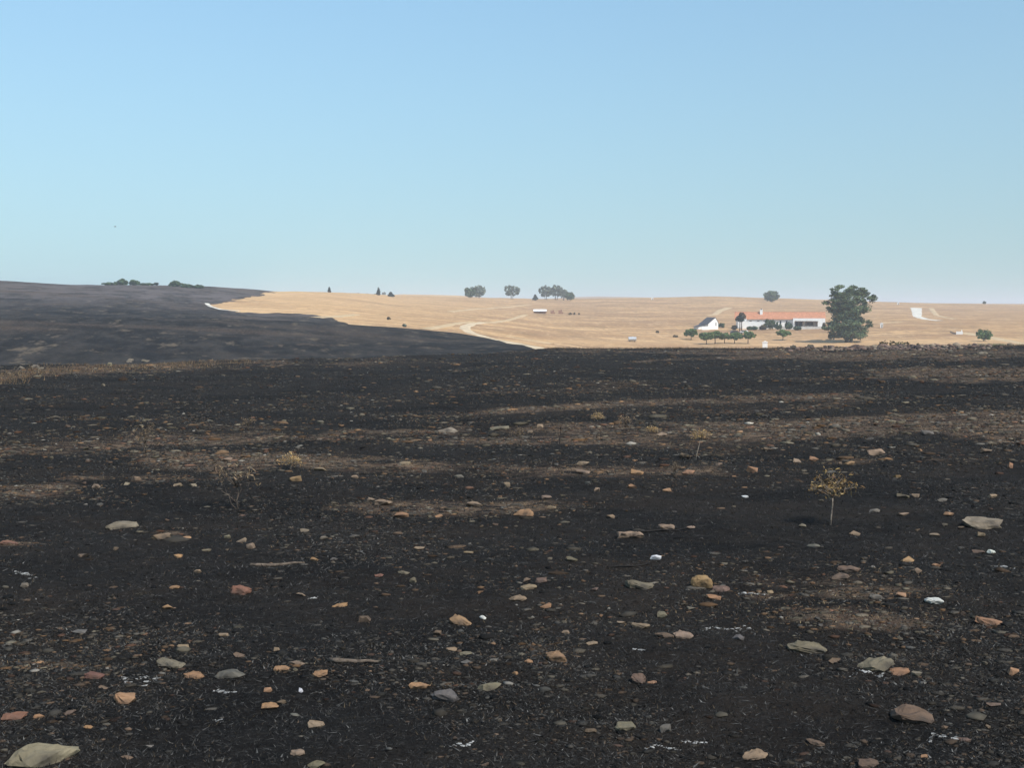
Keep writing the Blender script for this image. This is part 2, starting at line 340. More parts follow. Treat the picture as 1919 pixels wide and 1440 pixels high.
# ------------------------------------------------------------------ the ground sheets
PX, PY, _ = project(np.stack([GX, GY, ZG], -1))
def seg(px, py, pts, wy, s):
    """a streak along a pixel polyline, as a soft mask"""
    xs = [p[0] for p in pts]; yl = np.interp(px, xs, [p[1] for p in pts])
    e = np.clip(np.minimum(px-xs[0]+40, xs[-1]+40-px)/80, 0, 1)
    return s*e*np.exp(-((py-yl)/wy)**2)
SPOTS = [(500, 868, 190, 17, .85), (240, 897, 130, 9, .6), (60, 915, 90, 12, .6), (660, 880, 130, 9, .5), (1200, 803, 200, 12, .62), (1080, 826, 200, 9, .55),
         (1370, 812, 170, 11, .6), (1250, 880, 220, 12, .55), (1500, 862, 160, 9, .85), (1670, 862, 170, 9, .6), (1700, 800, 220, 15, .72), (1870, 815, 130, 11, .72),
         (1810, 700, 200, 14, .65), (1690, 662, 170, 10, .85), (1300, 660, 260, 5, .5), (20, 1020, 60, 6, .5), (1000, 1092, 110, 12, .62), (1190, 1145, 140, 36, .68),
         (1500, 1075, 130, 26, .62), (1560, 1165, 140, 24, .5), (840, 1100, 100, 12, .55), (640, 1252, 130, 10, .62), (790, 1282, 90, 11, .66), (60, 1246, 80, 9, .72),
         (170, 1200, 160, 24, .42), (960, 1215, 120, 18, .5), (800, 952, 160, 15, .5), (1010, 950, 130, 15, .45), (330, 1000, 90, 12, .5), (480, 1030, 60, 22, .5),
         (870, 1034, 60, 7, .5), (1430, 1118, 60, 8, .5), (1480, 800, 130, 12, .5), (1620, 1110, 90, 12, .4), (1240, 1260, 120, 14, .25), (480, 790, 120, 7, .3)]
def soil_at(px, py, gx, gy, rr):
    s = np.zeros_like(px)
    for x, y, rx, ry, k in SPOTS: s = np.maximum(s, min(1.0, k+.08)*np.exp(-((px-x)/(rx*1.4))**2-((py-y)/(ry*1.15))**2))
    for pts, wy, k in [([(-60, 852), (20, 846), (330, 826), (700, 812), (900, 806)], 9, .60), ([(900, 772), (1150, 757), (1400, 748), (1620, 738)], 6.5, .62),
                       ([(-200, 712), (0, 704), (90, 697), (250, 690), (450, 681), (560, 678)], 11, .72), ([(1400, 862), (1560, 852), (1700, 838), (1919, 826), (2100, 820)], 6, .6),
                       ([(1500, 792), (1700, 782), (1919, 776), (2100, 770)], 6, .55), ([(1180, 679), (1300, 672), (1500, 668)], 3, .55),
                       ([(1750, 679), (1850, 671), (1919, 668), (2050, 664)], 3, .6), ([(430, 652), (560, 646), (700, 648), (850, 655)], 5, .5)]:
        s = np.maximum(s, seg(px, py, pts, wy, k))
    s = s*np.clip(0.90+1.15*fbm(gx/2.4, gy/3.4, 91, 3)+1.1*fbm(gx/.7, gy/1.2, 95, 2), 0.08, 1.3)
    s = np.where((rr > 4) & (rr < 126) | (py < 664), s, 0)
    s = s*(rr < 240)+(rr < 126)*np.maximum(0.5*np.clip(fbm(gx/3.2, gy/2.4, 61, 4)+0.06, 0, 1), .95*np.clip(fbm(gx/9, gy/(.7+.045*rr), 67, 4)+.02, 0, .7))*np.clip(.55+rr/50, 0, 1.15)
    s = np.maximum(s, (rr > 126)*(0.36+0.42*fbm(gx/34, gy/12, 71, 4)+0.10*np.clip((rr-300)/120, 0, 1)))
    return np.clip(s, 0, 1)
soil = soil_at(PX, PY, GX, GY, RR)
TOPG = [(380, 566), (400, 571), (420, 567), (440, 563), (480, 554), (520, 546), (560, 530)]; BOTG = [(380, 566), (400, 575), (420, 581), (480, 584.5), (560, 588), (600, 591.5), (630, 597), (650, 606), (690, 640), (720, 700)]
jag = 8.0*fbm(GX/5, GY/14, 141, 5)
yt = jag+np.interp(PX, [p[0] for p in TOPG], [p[1] for p in TOPG]); yb = jag*.7+np.interp(PX, [p[0] for p in BOTG], [p[1] for p in BOTG])
gold = np.clip(np.minimum(PY-yt, yb-PY)/3+0.5, 0, 1)*(RR > 285)*np.clip((PX-385)/10, 0, 1)
edge = np.interp(XP, [700, 860, 1020, 1040, 1200, 1600, 1919], [280, 272, 240, 160, 140, 140, 150])[None]
gold = np.where((PX > 735) & (RR > edge), 1, gold)
gold = np.where((RR > 1300) & (PX > 300), 1, gold)
gold = np.where(np.abs(AZ)[None] > math.radians(40), np.where(AZ[None] > 0, (RR > 160)*1.0, 0), gold)
tone = np.clip(1-(PX-560)/520, 0, 1)*np.clip((PX-380)/40, 0, 1)*(RR > 285)*(0.75+0.9*fbm(GX/60, GY/14, 81, 4))
tone = np.maximum(tone, np.clip((PX-700)/40, 0, 1)*np.clip((900-PX)/40, 0, 1)*(RR > 1250))
tone = np.maximum(tone, (gold < .5)*np.clip((RR-122)/25, 0, 1)*(0.70+0.30*np.clip((RR-290)/160, 0, 1)))  # extra tone with distance drives the haze painted on the far burnt hill
tone = np.maximum(tone, (RR > 200)*(RR < 460)*(PX > 800)*np.clip(0.75-np.abs(PY-641)/14, 0, 1)*0.9)
soil_attr, gold_attr, tone_attr = soil.astype(np.float32), gold.astype(np.float32), np.clip(tone, 0, 1).astype(np.float32)
def ground_part(name, facemask, label, cat):
    idx = np.arange(NR*NA).reshape(NR, NA); nxt = np.roll(idx, -1, 1)
    Q = np.stack([idx[:-1], idx[1:], nxt[1:], nxt[:-1]], -1)[facemask]
    used = np.unique(Q); remap = np.zeros(NR*NA, np.int32); remap[used] = np.arange(len(used))
    V = np.stack([GX, GY, ZG], -1).reshape(-1, 3)[used]
    me = mesh_np(name, V, remap[Q], smooth=True)
    for n, a in (('soil', soil_attr), ('gold', gold_attr), ('tone', tone_attr)):
        t = me.attributes.new(n, 'FLOAT', 'POINT'); t.data.foreach_set('value', np.ascontiguousarray(a.ravel()[used]))
    o = link(name, me, M['ground']); return tag(o, label, cat, kind='structure')
fm = gold[:-1] > 0.5; fardist = (RR[:-1] > 2300)
ground_part('burnt_field', (~fm) & ~fardist, 'black burnt field strewn with stones filling the foreground and left hills', 'ground')
ground_part('dry_grass_plain', fm & ~fardist, 'pale golden dry grass plain rising to the skyline behind the burnt field', 'ground')
ground_part('distant_hills', fardist, 'faint blue distant hills on the horizon', 'hills')

# ------------------------------------------------------------------ dirt roads
def ribbon(name, pts, width, m, label, rmin=150, lift=0.12, edge=0.25):
    P = [hit(x, y, rmin)[0] for x, y in pts]
    # resample
    Q = []
    for a, b in zip(P[:-1], P[1:]):
        n = max(2, int((b-a).length/1.5)); Q += [a.lerp(b, k/n) for k in range(n)]
    Q.append(P[-1])
    for _ in range(10): Q = [Q[0]]+[(Q[i-1]+Q[i]*2+Q[i+1])/4 for i in range(1, len(Q)-1)]+[Q[-1]]
    V = []; Fs = []
    for i, p in enumerate(Q):
        d = (Q[min(i+1, len(Q)-1)]-Q[max(i-1, 0)]); d.z = 0; d.normalize(); s = Vector((d.y, -d.x, 0))
        w = width[0]+(width[1]-width[0])*i/(len(Q)-1)
        for k in range(7):
            t = (k/3-1)*w/2*(1+(edge*2*float(vnoise(np.array(i*0.21+k//4*50.0), np.array(0.5), 5)) if k in (0, 6) else 0))
            q = p+s*t; V.append((q.x, q.y, float(height(q.x, q.y))+(lift if 0 < k < 6 else -0.05)))
    for i in range(len(Q)-1):
        for k in range(6): Fs.append((i*7+k, i*7+k+1, (i+1)*7+k+1, (i+1)*7+k))
    me = mesh_np(name, V, Fs, smooth=True); return tag(link(name, me, m), label, 'road', kind='structure')
ribbon('dirt_road', [(1040, 660), (1015, 654), (965, 644), (913, 633), (885, 625), (872, 618), (872, 612), (884, 607.5), (905, 605)], (5.2, 3.2), M['road'], 'pale dirt road curving up from behind the burnt crest onto the golden plain')
ribbon('dirt_track', [(795, 617.5), (830, 612), (862, 605.5), (885, 604)], (4, 3), M['track'], 'pale dirt track joining the curved road from the left')
ribbon('dirt_road', [(388, 569), (392, 573), (405, 578), (420, 581.5), (450, 583.5)], (1.9, .7), M['road_white'], 'whitish dirt road bending round the left end of the golden hill', rmin=285)
ribbon('dirt_track', [(590, 596), (630, 594), (668, 590)], (5, 3), M['track'], 'short pale track at the foot of the golden hill', rmin=285)
ribbon('dirt_track', [(1035, 645), (985, 637), (950, 631)], (4, 2), M['track'], 'faint pale track beside the curved dirt road')
ribbon('dirt_track', [(1366, 577), (1350, 582), (1340, 590), (1325, 592)], (6, 4), M['track'], 'pale track climbing the slope behind the small barn')
ribbon('gravel_road', [(1717, 577.5), (1718, 586), (1719, 594), (1734, 598.5), (1762, 601.5)], (9, 4), M['road_white'], 'bright white gravel road bending on the far right slope')
ribbon('dirt_track', [(1640, 607.5), (1662, 605.5), (1690, 604)], (4, 3), M['track'], 'thin pale track right of the tall tree')
ribbon('dirt_track', [(1804, 624), (1832, 629), (1862, 633), (1896, 641), (1925, 646)], (4.5, 4.5), M['track'], 'straight pale track running past the round green tree at far right')
ribbon('dirt_track', [(1745, 578), (1756, 592), (1790, 599)], (4, 3), M['track'], 'faint sandy track right of the white gravel road')
ribbon('dirt_track', [(842, 585), (900, 579), (994, 571.5)], (4, 3), M['track'], 'long faint pale track crossing the golden hill below the skyline trees')
ribbon('dirt_track', [(905, 605), (944, 602), (986, 590.5)], (3, 3), M['track'], 'narrow faint track leading up to the white roofed shed')

# ------------------------------------------------------------------ stones one by one
def hull(seed, n=15, sx=1, sy=1, sz=1, sharp=0.65):
    r = random.Random(seed); bm = bmesh.new()
    for _ in range(n):
        v = Vector((r.gauss(0, 1), r.gauss(0, 1), r.gauss(0, 1))).normalized()
        v = Vector([math.copysign(abs(c)**sharp, c) for c in v])*r.uniform(0.72, 1.08)
        bm.verts.new((v.x*sx, v.y*sy, v.z*sz))
    res = bmesh.ops.convex_hull(bm, input=bm.verts)
    bmesh.ops.delete(bm, geom=[e for e in res['geom_interior'] if isinstance(e, bmesh.types.BMVert)], context='VERTS')
    bmesh.ops.recalc_face_normals(bm, faces=bm.faces); return bm
COL = {'ochre': (0.27, 0.17, 0.088), 'orange': (0.29, 0.165, 0.092), 'tan': (0.225, 0.162, 0.108), 'brown': (0.135, 0.092, 0.066), 'reddish': (0.175, 0.088, 0.062),
       'olive': (0.152, 0.126, 0.084), 'grey': (0.125, 0.112, 0.097), 'pale': (0.188, 0.155, 0.112), 'white': (0.58, 0.57, 0.54), 'cream': (0.42, 0.34, 0.22)}
def stone(x, y, w, h, col, seed, flat=None):
    """a stone whose base is seen at pixel (x, y+h/2), w by h pixels"""
    p, r = hit(x, y+h*0.42)
    s = r/F; dep = abs(float(dirs(x, y)[1])); wx = w*s/2*1.14
    dy = wx*0.72; hz = max((h*s-1.6*dy*dep)*0.5, wx*0.2)*1.35
    big = w >= 30 and y > 900
    bm = hull(seed, 24 if big else 15, wx, dy, hz, 0.8)
    if big:
        bmesh.ops.triangulate(bm, faces=bm.faces[:]); bmesh.ops.subdivide_edges(bm, edges=bm.edges[:], cuts=2, use_grid_fill=True, smooth=.12, seed=seed); bm.normal_update()
        for v in bm.verts:
            q = v.co*(5.0/wx); d_ = float(fbm(np.array(q.x+seed), np.array(q.y+q.z*1.7), 5, 3)); v.co += v.normal*d_*wx*0.16
    me = bpy.data.meshes.new('stone'); bm.to_mesh(me); bm.free()
    o = link('stone', me, M['stone']); rr = random.Random(seed+5)
    o.location = (p.x, p.y+dy*0.5, float(height(p.x, p.y+dy*0.5))+hz*0.45)
    o.rotation_euler = (rr.uniform(-.12, .12), rr.uniform(-.15, .15), rr.uniform(-.35, .35))
    k = rr.uniform(0.85, 1.15); c = COL[col]; o.color = (c[0]*k, c[1]*k*rr.uniform(.96, 1.04), c[2]*k*rr.uniform(.92, 1.08), 1)
    return o
# the ones with a look of their own: x, y, width, height in the photograph, colour, label
NAMED = [(1317, 1091, 40, 30, 'ochre', 'big rounded ochre boulder standing alone in the right foreground'),
 (865, 1161, 50, 24, 'ochre', 'broad blocky ochre stone at centre foreground'), (70, 1418, 110, 42, 'pale', 'largest flat pale grey green slab at the bottom left corner'),
 (833, 1304, 58, 30, 'grey', 'large hump shaped grey brown rock at lower centre'), (1717, 1343, 78, 30, 'brown', 'large angular dark brown rock at lower right'),
 (1858, 1165, 48, 18, 'orange', 'bright orange oblong stone near the right edge'), (1848, 983, 74, 15, 'pale', 'long narrow pale slab like a log at the right edge'),
 (1648, 1250, 66, 12, 'pale', 'long flat pale greenish slab beside an ash streak at lower right'), (1687, 1260, 40, 13, 'orange', 'orange stone tucked under the long flat pale slab at lower right'),
 (1044, 1229, 42, 27, 'ochre', 'triangular pointed ochre stone at lower centre'), (230, 1308, 38, 25, 'orange', 'tall red ochre stone below the ash streak at lower left'),
 (318, 1246, 48, 15, 'pale', 'flat pale olive stone at lower left'), (427, 1266, 50, 15, 'grey', 'wide grey tan stone right of an orange brown one at lower left'),
 (362, 1266, 38, 14, 'orange', 'orange brown stone between two flat grey stones at lower left'), (985, 961, 42, 14, 'orange', 'long orange tan block in the middle of the burnt field'),
 (447, 1105, 40, 20, 'reddish', 'large red brown stone left of centre in the burnt field'), (638, 1133, 30, 12, 'orange', 'small rectangular orange stone left of the blocky ochre stone'),
 (1200, 1100, 54, 11, 'olive', 'long flat olive slab left of the big rounded boulder'), (1352, 1104, 34, 13, 'brown', 'brown wedge stone touching the right side of the rounded boulder'),
 (1340, 1121, 30, 9, 'orange', 'thin flat orange stone just below the rounded boulder'), (1247, 1190, 36, 14, 'brown', 'brown stone leaning against an olive tan stone right of centre'),
 (1282, 1189, 40, 17, 'tan', 'olive tan stone right of a leaning brown stone'), (1200, 1172, 36, 15, 'tan', 'tan stone on reddish bare soil right of centre'),
 (1630, 1430, 44, 22, 'brown', 'dark brown rounded rock at the bottom edge on the right'), (1196, 1272, 32, 24, 'brown', 'upright angular brown stone with a black hollow at lower right of centre'),
 (1247, 1364, 28, 24, 'grey', 'upright grey tan stone near the bottom right of centre'), (591, 1357, 30, 18, 'tan', 'pitted tan stone at lower left of centre'),
 (502, 1325, 36, 15, 'orange', 'orange stone joined to a small brown one at lower left'), (1703, 1048, 26, 15, 'ochre', 'ochre stone with rounded top right of the dead sapling'),
 (1229, 1045, 24, 13, 'white', 'white quartz stone in the middle of the burnt field'), (1755, 1127, 32, 15, 'white', 'chalk white stone near the right edge'),
 (1693, 1115, 27, 11, 'orange', 'orange flat topped stone left of the chalk white stone'), (750, 965, 28, 15, 'orange', 'pale orange stone with white patch left of centre'),
 (888, 945, 34, 14, 'tan', 'domed tan stone near the centre of the burnt field'), (553, 897, 28, 14, 'ochre', 'bright sandy stone right of the leafless brown bush'),
 (1645, 848, 30, 15, 'tan', 'round tan boulder on the brown streak behind the dead sapling'), (600, 1261, 30, 17, 'orange', 'orange brown sloping stone at lower left of centre'),
 (20, 1343, 44, 20, 'reddish', 'dark reddish rock cut by the left edge'), (913, 1288, 50, 13, 'olive', 'low arched grey olive stone right of the hump shaped rock'),
 (970, 1121, 30, 15, 'tan', 'squarish tan stone left of centre foreground'), (1173, 1366, 44, 9, 'olive', 'thin olive slab lying flat near the bottom edge'),
 (1105, 1369, 27, 14, 'brown', 'small brown stone left of the thin olive slab'), (1520, 1219, 72, 14, 'olive', 'long low olive ridge of rock at right foreground'),
 (227, 987, 50, 11, 'pale', 'long pale grey slab left of the field centre'), (1415, 1420, 54, 11, 'tan', 'flat tan stone near the bottom edge right of centre')]
MINOR = [(302, 1005, 36, 16, 'tan'), (345, 1007, 28, 10, 'orange'), (425, 1006, 16, 9, 'olive'), (450, 1012, 24, 11, 'tan'), (468, 1024, 18, 13, 'tan'), (15, 1018, 30, 7, 'reddish'),
 (155, 1042, 26, 7, 'tan'), (333, 1042, 16, 10, 'orange'), (370, 1071, 14, 10, 'tan'), (386, 1031, 18, 9, 'olive'), (325, 1101, 20, 8, 'orange'), (314, 1138, 20, 10, 'orange'),
 (45, 1097, 24, 11, 'olive'), (148, 1185, 26, 10, 'grey'), (418, 1190, 18, 10, 'tan'), (823, 968, 18, 8, 'orange'), (570, 994, 16, 10, 'pale'), (607, 1009, 16, 9, 'pale'),
 (785, 1027, 26, 10, 'tan'), (878, 1035, 20, 8, 'tan'), (588, 1048, 17, 9, 'orange'), (626, 1048, 14, 7, 'grey'), (757, 1073, 22, 10, 'olive'), (774, 1088, 14, 13, 'olive'),
 (710, 1079, 18, 8, 'reddish'), (683, 1160, 26, 17, 'brown'), (905, 1157, 14, 11, 'white'), (820, 1186, 20, 14, 'brown'), (565, 1115, 20, 8, 'tan'), (1145, 968, 16, 10, 'tan'),
 (1250, 987, 32, 12, 'tan'), (1296, 988, 18, 7, 'tan'), (1180, 1005, 50, 8, 'tan'), (1070, 1048, 24, 12, 'olive'), (985, 1087, 24, 12, 'brown'), (1014, 1087, 24, 12, 'brown'),
 (990, 1102, 36, 8, 'tan'), (1115, 1105, 22, 10, 'brown'), (1024, 1136, 26, 10, 'orange'), (1297, 1140, 18, 10, 'pale'), (1243, 1153, 26, 16, 'olive'), (1163, 1167, 18, 9, 'tan'),
 (1385, 1195, 23, 14, 'grey'), (1060, 1185, 15, 10, 'tan'), (1504, 986, 14, 9, 'pale'), (1605, 1000, 22, 10, 'tan'), (1840, 1002, 18, 12, 'tan'), (1753, 1002, 20, 9, 'tan'),
 (1525, 1022, 26, 11, 'grey'), (1720, 1070, 17, 12, 'tan'), (1755, 1060, 16, 9, 'orange'), (1858, 1034, 14, 9, 'white'), (1835, 1034, 28, 8, 'brown'), (1645, 1120, 30, 8, 'grey'),
 (1590, 1065, 40, 15, 'brown'), (1575, 1083, 36, 9, 'brown'), (1445, 1110, 16, 9, 'tan'), (448, 1228, 22, 13, 'brown'), (175, 1265, 36, 17, 'reddish'), (192, 1289, 18, 8, 'brown'),
 (70, 1343, 20, 11, 'orange'), (130, 1335, 28, 12, 'brown'), (162, 1363, 21, 11, 'orange'), (235, 1420, 22, 10, 'brown'), (277, 1399, 18, 8, 'grey'), (345, 1213, 24, 9, 'tan'),
 (518, 1217, 18, 12, 'tan'), (527, 1254, 32, 11, 'orange'), (558, 1243, 26, 10, 'tan'), (502, 1293, 16, 13, 'orange'), (562, 1294, 11, 10, 'white'), (527, 1316, 22, 11, 'brown'),
 (551, 1340, 20, 8, 'grey'), (556, 1411, 32, 11, 'tan'), (590, 1436, 36, 10, 'olive'), (785, 1287, 40, 11, 'orange'), (846, 1217, 20, 12, 'tan'), (873, 1225, 26, 12, 'olive'),
 (875, 1241, 22, 9, 'grey'), (925, 1237, 20, 9, 'grey'), (910, 1431, 17, 13, 'brown'), (989, 1239, 20, 11, 'orange'), (1110, 1206, 26, 9, 'tan'), (1222, 1279, 18, 7, 'orange'),
 (966, 1262, 14, 8, 'orange'), (1720, 1263, 20, 14, 'pale'), (1900, 1261, 20, 17, 'orange'), (1806, 1386, 26, 12, 'brown'), (1530, 1394, 30, 10, 'brown'), (1735, 1418, 17, 8, 'orange'),
 (1570, 1238, 26, 12, 'brown'), (1865, 1321, 26, 11, 'brown'), (715, 942, 36, 14, 'tan'), (951, 909, 16, 12, 'tan'), (1092, 868, 22, 10, 'tan'), (1090, 884, 34, 11, 'tan'),
 (1103, 905, 16, 8, 'grey'), (1195, 886, 34, 10, 'orange'), (1290, 885, 26, 10, 'orange'), (1283, 854, 22, 12, 'tan'), (1187, 911, 18, 12, 'orange'), (1120, 918, 16, 10, 'tan'),
 (1251, 919, 20, 9, 'orange'), (1023, 932, 22, 10, 'tan'), (1034, 951, 18, 9, 'tan'), (1398, 931, 15, 7, 'white'), (1525, 861, 17, 10, 'orange'), (1593, 868, 20, 8, 'ochre'),
 (1493, 864, 20, 10, 'tan'), (1740, 811, 22, 10, 'grey'), (1895, 872, 11, 14, 'orange'), (1682, 893, 15, 8, 'ochre'), (1692, 930, 28, 9, 'olive'), (1718, 929, 20, 8, 'tan'),
 (1768, 937, 24, 8, 'grey'), (1640, 957, 22, 9, 'grey'), (1695, 964, 20, 9, 'tan'), (1780, 964, 22, 9, 'orange'), (1410, 880, 22, 14, 'orange'), (1860, 930, 22, 9, 'tan'),
 (250, 897, 26, 12, 'tan'), (332, 909, 15, 8, 'tan'), (362, 909, 15, 8, 'pale'), (664, 894, 15, 8, 'tan'), (178, 912, 18, 9, 'tan'), (695, 936, 16, 9, 'tan'), (425, 861, 20, 9, 'tan'),
 (235, 907, 14, 7, 'pale'), (838, 807, 44, 9, 'pale'), (936, 803, 34, 7, 'pale'), (600, 791, 14, 8, 'pale'), (1012, 799, 14, 8, 'tan'), (1240, 815, 24, 8, 'tan'), (760, 868, 26, 8, 'tan'),
 (600, 880, 26, 8, 'tan'), (860, 893, 18, 8, 'grey'), (1440, 842, 20, 8, 'tan'), (1850, 845, 22, 9, 'tan'), (1560, 885, 18, 8, 'grey'), (1349, 870, 16, 9, 'tan'), (66, 688, 14, 7, 'pale'),
 (242, 676, 14, 8, 'pale'), (272, 676, 18, 7, 'pale'), (205, 683, 9, 7, 'pale'), (76, 691, 10, 7, 'pale'), (37, 690, 14, 6, 'pale'), (1843, 662, 18, 6, 'pale'), (193, 722, 8, 5, 'pale')]
def label_free(x, y): return all(abs(x-a)/1.0 > (w+c)/2 or abs(y-b) > (h+d)/2+3 for a, b, w, h, _, *_2 in NAMED+MINOR for c, d in ((14, 8),))
anchors = [(n[0], n[1], ' '.join(n[5].split()[:4])) for n in NAMED]
ANCH = [(1317, 1091, 'the big rounded ochre boulder'), (865, 1161, 'the blocky ochre stone'), (70, 1418, 'the bottom left slab'), (833, 1304, 'the hump shaped rock'), (1717, 1343, 'the large angular brown rock'),
 (1858, 1165, 'the bright orange oblong stone'), (1848, 983, 'the log like pale slab'), (1648, 1250, 'the long greenish slab'), (1044, 1229, 'the triangular ochre stone'), (230, 1308, 'the tall red ochre stone'),
 (985, 961, 'the long orange block'), (447, 1105, 'the large red brown stone'), (638, 1133, 'the rectangular orange stone'), (1229, 1045, 'the white quartz stone'), (1755, 1127, 'the chalk white stone'),
 (888, 945, 'the domed tan stone'), (553, 897, 'the bright sandy stone'), (1645, 848, 'the round tan boulder'), (427, 1266, 'the wide grey tan stone'), (1560, 985, 'the yellow leaved dead sapling'),
 (1247, 1364, 'the upright grey tan stone'), (502, 1325, 'the joined orange stone'), (227, 987, 'the long pale grey slab'), (440, 950, 'the leafless brown bush'), (1703, 1048, 'the round topped ochre stone'),
 (1200, 1172, 'the tan stone on bare soil'), (591, 1357, 'the pitted tan stone')]
CW = {'ochre': 'ochre', 'orange': 'orange', 'tan': 'tan', 'brown': 'brown', 'reddish': 'reddish', 'olive': 'olive', 'grey': 'grey', 'pale': 'pale grey', 'white': 'white', 'cream': 'cream'}
used_labels = set()
def auto_label(x, y, w, h, col):
    shape = 'flat' if w > 2.6*h else ('upright' if h > 0.8*w else ('lumpy' if w < 1.5*h else 'low'))
    size = 'small' if w < 20 else 'medium'
    near = sorted(ANCH, key=lambda a: (a[0]-x)**2+((a[1]-y)*2.0)**2)
    dists = ['just', '', 'well', 'far']
    for a in near[:5]:
        dx, dy = x-a[0], y-a[1]
        rel = ('right of' if dx > 0 else 'left of') if abs(dx) > abs(dy)*2.2 else ('in front of' if dy > 0 else 'behind')
        if abs(dx) <= abs(dy)*2.2 and abs(dx) > 25: rel += (' right of' if dx > 0 else ' left of')
        d = math.hypot(dx, dy*2); adv = 'just ' if d < 60 else ('a little ' if d < 140 else ('well ' if d < 260 else 'far '))
        l = f'{size} {shape} {CW[col]} stone {adv}{rel} {a[2]}'
        if l not in used_labels: used_labels.add(l); return l
    l = f'{size} {shape} {CW[col]} stone {round(x/W*100)} percent across the burnt field'; used_labels.add(l); return l
k = 100
for n in NAMED:
    k += 13; tag(stone(*n[:5], k), n[5], 'stone', 'large stones on the burnt field'); used_labels.add(n[5])
for n in MINOR:
    k += 13
    if n[1] < 740: tag(stone(*n, k), f'pale stone on the {"left" if n[0] < 900 else "far right"} crest of the burnt field, {["first","second","third","fourth","fifth","sixth","seventh","eighth"][sum(1 for q in MINOR if q[1]<740 and q[0]<n[0])]} from the left', 'stone', 'pale stones along the crest')
    else: tag(stone(*n, k), auto_label(*n), 'stone', 'medium stones on the burnt field')
# look-alike small stones, the larger of the countless rest
rs = random.Random(42); n_small = 0; guard = 0
SMALL_MESH = []
for i in range(14):
    bm = hull(900+i*7, 13, 1, 0.8, 0.5); me = bpy.data.meshes.new('small_stone'); bm.to_mesh(me); bm.free(); me.materials.append(M['stone']); SMALL_MESH.append(me)
while n_small < 120 and guard < 6000:
    guard += 1; x, y = rs.uniform(10, 1910), 770+(1430-770)*rs.random()**1.35
    w = rs.uniform(9, 14)
    if not label_free(x, y): continue
    p, r = hit(x, y); s = float(soil_at(np.array([x]), np.array([y]), np.array([p.x]), np.array([p.y]), np.array([r]))[0])
    if rs.random() > 0.15+s: continue
    o = bpy.data.objects.new('small_stone', SMALL_MESH[rs.randrange(14)]); C.objects.link(o); q = w*r/F/2
    o.location = (p.x, p.y, p.z+q*0.22); o.scale = (q, q, q*rs.uniform(.7, 1.2)); o.rotation_euler = (rs.uniform(-.2, .2), rs.uniform(-.2, .2), rs.uniform(0, 6.28))
    c = COL[rs.choice(['tan', 'orange', 'olive', 'grey', 'brown', 'grey', 'pale', 'brown'])]; kk = rs.uniform(.7, 1.05); o.color = (c[0]*kk, c[1]*kk, c[2]*kk, 1)
    tag(o, 'one of many look-alike thumb-sized stones scattered between the larger ones', 'stone', 'look-alike small stones scattered over the burnt field'); n_small += 1

# ------------------------------------------------------------------ pebbles, clods and stubble nobody could count
def scatter(n, ymin, ymax, power=1.0, xr=(-420, 2340), soil_w=0.0, base=1.0, clump=False):
    """points spread evenly over the picture's ground, thinned by how bare the soil is"""
    out = []
    while len(out) < 1 or sum(len(o[0]) for o in out) < n:
        m = n; r = np.exp(RNG.uniform(math.log(4.4), math.log(118), m*2))
        # rows fall with 1/r in the picture: keep with that weight
        x = RNG.uniform(xr[0], xr[1], m*2); a = dirs(x, 760)[0]
        keep = RNG.random(m*2) < np.clip((6.0/r)**power, 0, 1)
        r, a = r[keep], a[keep]
        X, Y = r*np.sin(a), r*np.cos(a); Z = height(X, Y); px, py, _ = project(np.stack([X, Y, Z], -1))
        s = soil_at(px, py, X, Y, r); cl = np.clip(.42+2.3*fbm(X/1.5, Y/2.2, 131, 3), .06, 1) if clump else 1.0
        k = (RNG.random(len(r)) < np.clip(base*cl+soil_w*s, 0, 1)) & (py > ymin) & (py < ymax)
        out.append((X[k], Y[k], Z[k], r[k], s[k]))
    return [np.concatenate([o[i] for o in out])[:n] for i in range(5)]
t_ = (1+5**0.5)/2
ICO_V = np.array([(-1, t_, 0), (1, t_, 0), (-1, -t_, 0), (1, -t_, 0), (0, -1, t_), (0, 1, t_), (0, -1, -t_), (0, 1, -t_), (t_, 0, -1), (t_, 0, 1), (-t_, 0, -1), (-t_, 0, 1)])/math.hypot(1, t_)
ICO_F = np.array([(0, 11, 5), (0, 5, 1), (0, 1, 7), (0, 7, 10), (0, 10, 11), (1, 5, 9), (5, 11, 4), (11, 10, 2), (10, 7, 6), (7, 1, 8), (3, 9, 4), (3, 4, 2), (3, 2, 6), (3, 6, 8), (3, 8, 9), (4, 9, 5), (2, 4, 11), (6, 2, 10), (8, 6, 7), (9, 8, 1)])
def pebbles(name, n, size, power, soil_w, base, tints, label, flatness=(.18, .5), ymin=640):
    X, Y, Z, r, s = scatter(n, ymin, 1500, power, soil_w=soil_w, base=base, clump=True)
    sz = size(r, len(r)); V = ICO_V[None]*RNG.uniform(0.5, 1.25, (n, 12, 1))
    sc = np.stack([sz*RNG.uniform(.8, 1.5, n), sz*RNG.uniform(.6, 1.0, n), sz*RNG.uniform(*flatness, n)], -1); V = V*sc[:, None]
    a = RNG.uniform(-.6, .6, n); ca, sa = np.cos(a), np.sin(a)
    V = np.stack([V[..., 0]*ca[:, None]-V[..., 1]*sa[:, None], V[..., 0]*sa[:, None]+V[..., 1]*ca[:, None], V[..., 2]], -1)
    V += np.stack([X, Y, Z+sc[:, 2]*0.25], -1)[:, None]
    t = tints(s, n); me = mesh_np(name, V.reshape(-1, 3), (ICO_F[None]+(np.arange(n)*12)[:, None, None]).reshape(-1, 3), np.repeat(t, 12, 0))
    return tag(link(name, me, M['pebble']), label, 'pebbles', kind='stuff')
def pick(cols, w, n):
    c = np.array(cols)[RNG.choice(len(cols), n, p=np.array(w)/sum(w))]; return c*RNG.uniform(.7, 1.25, (n, 1))
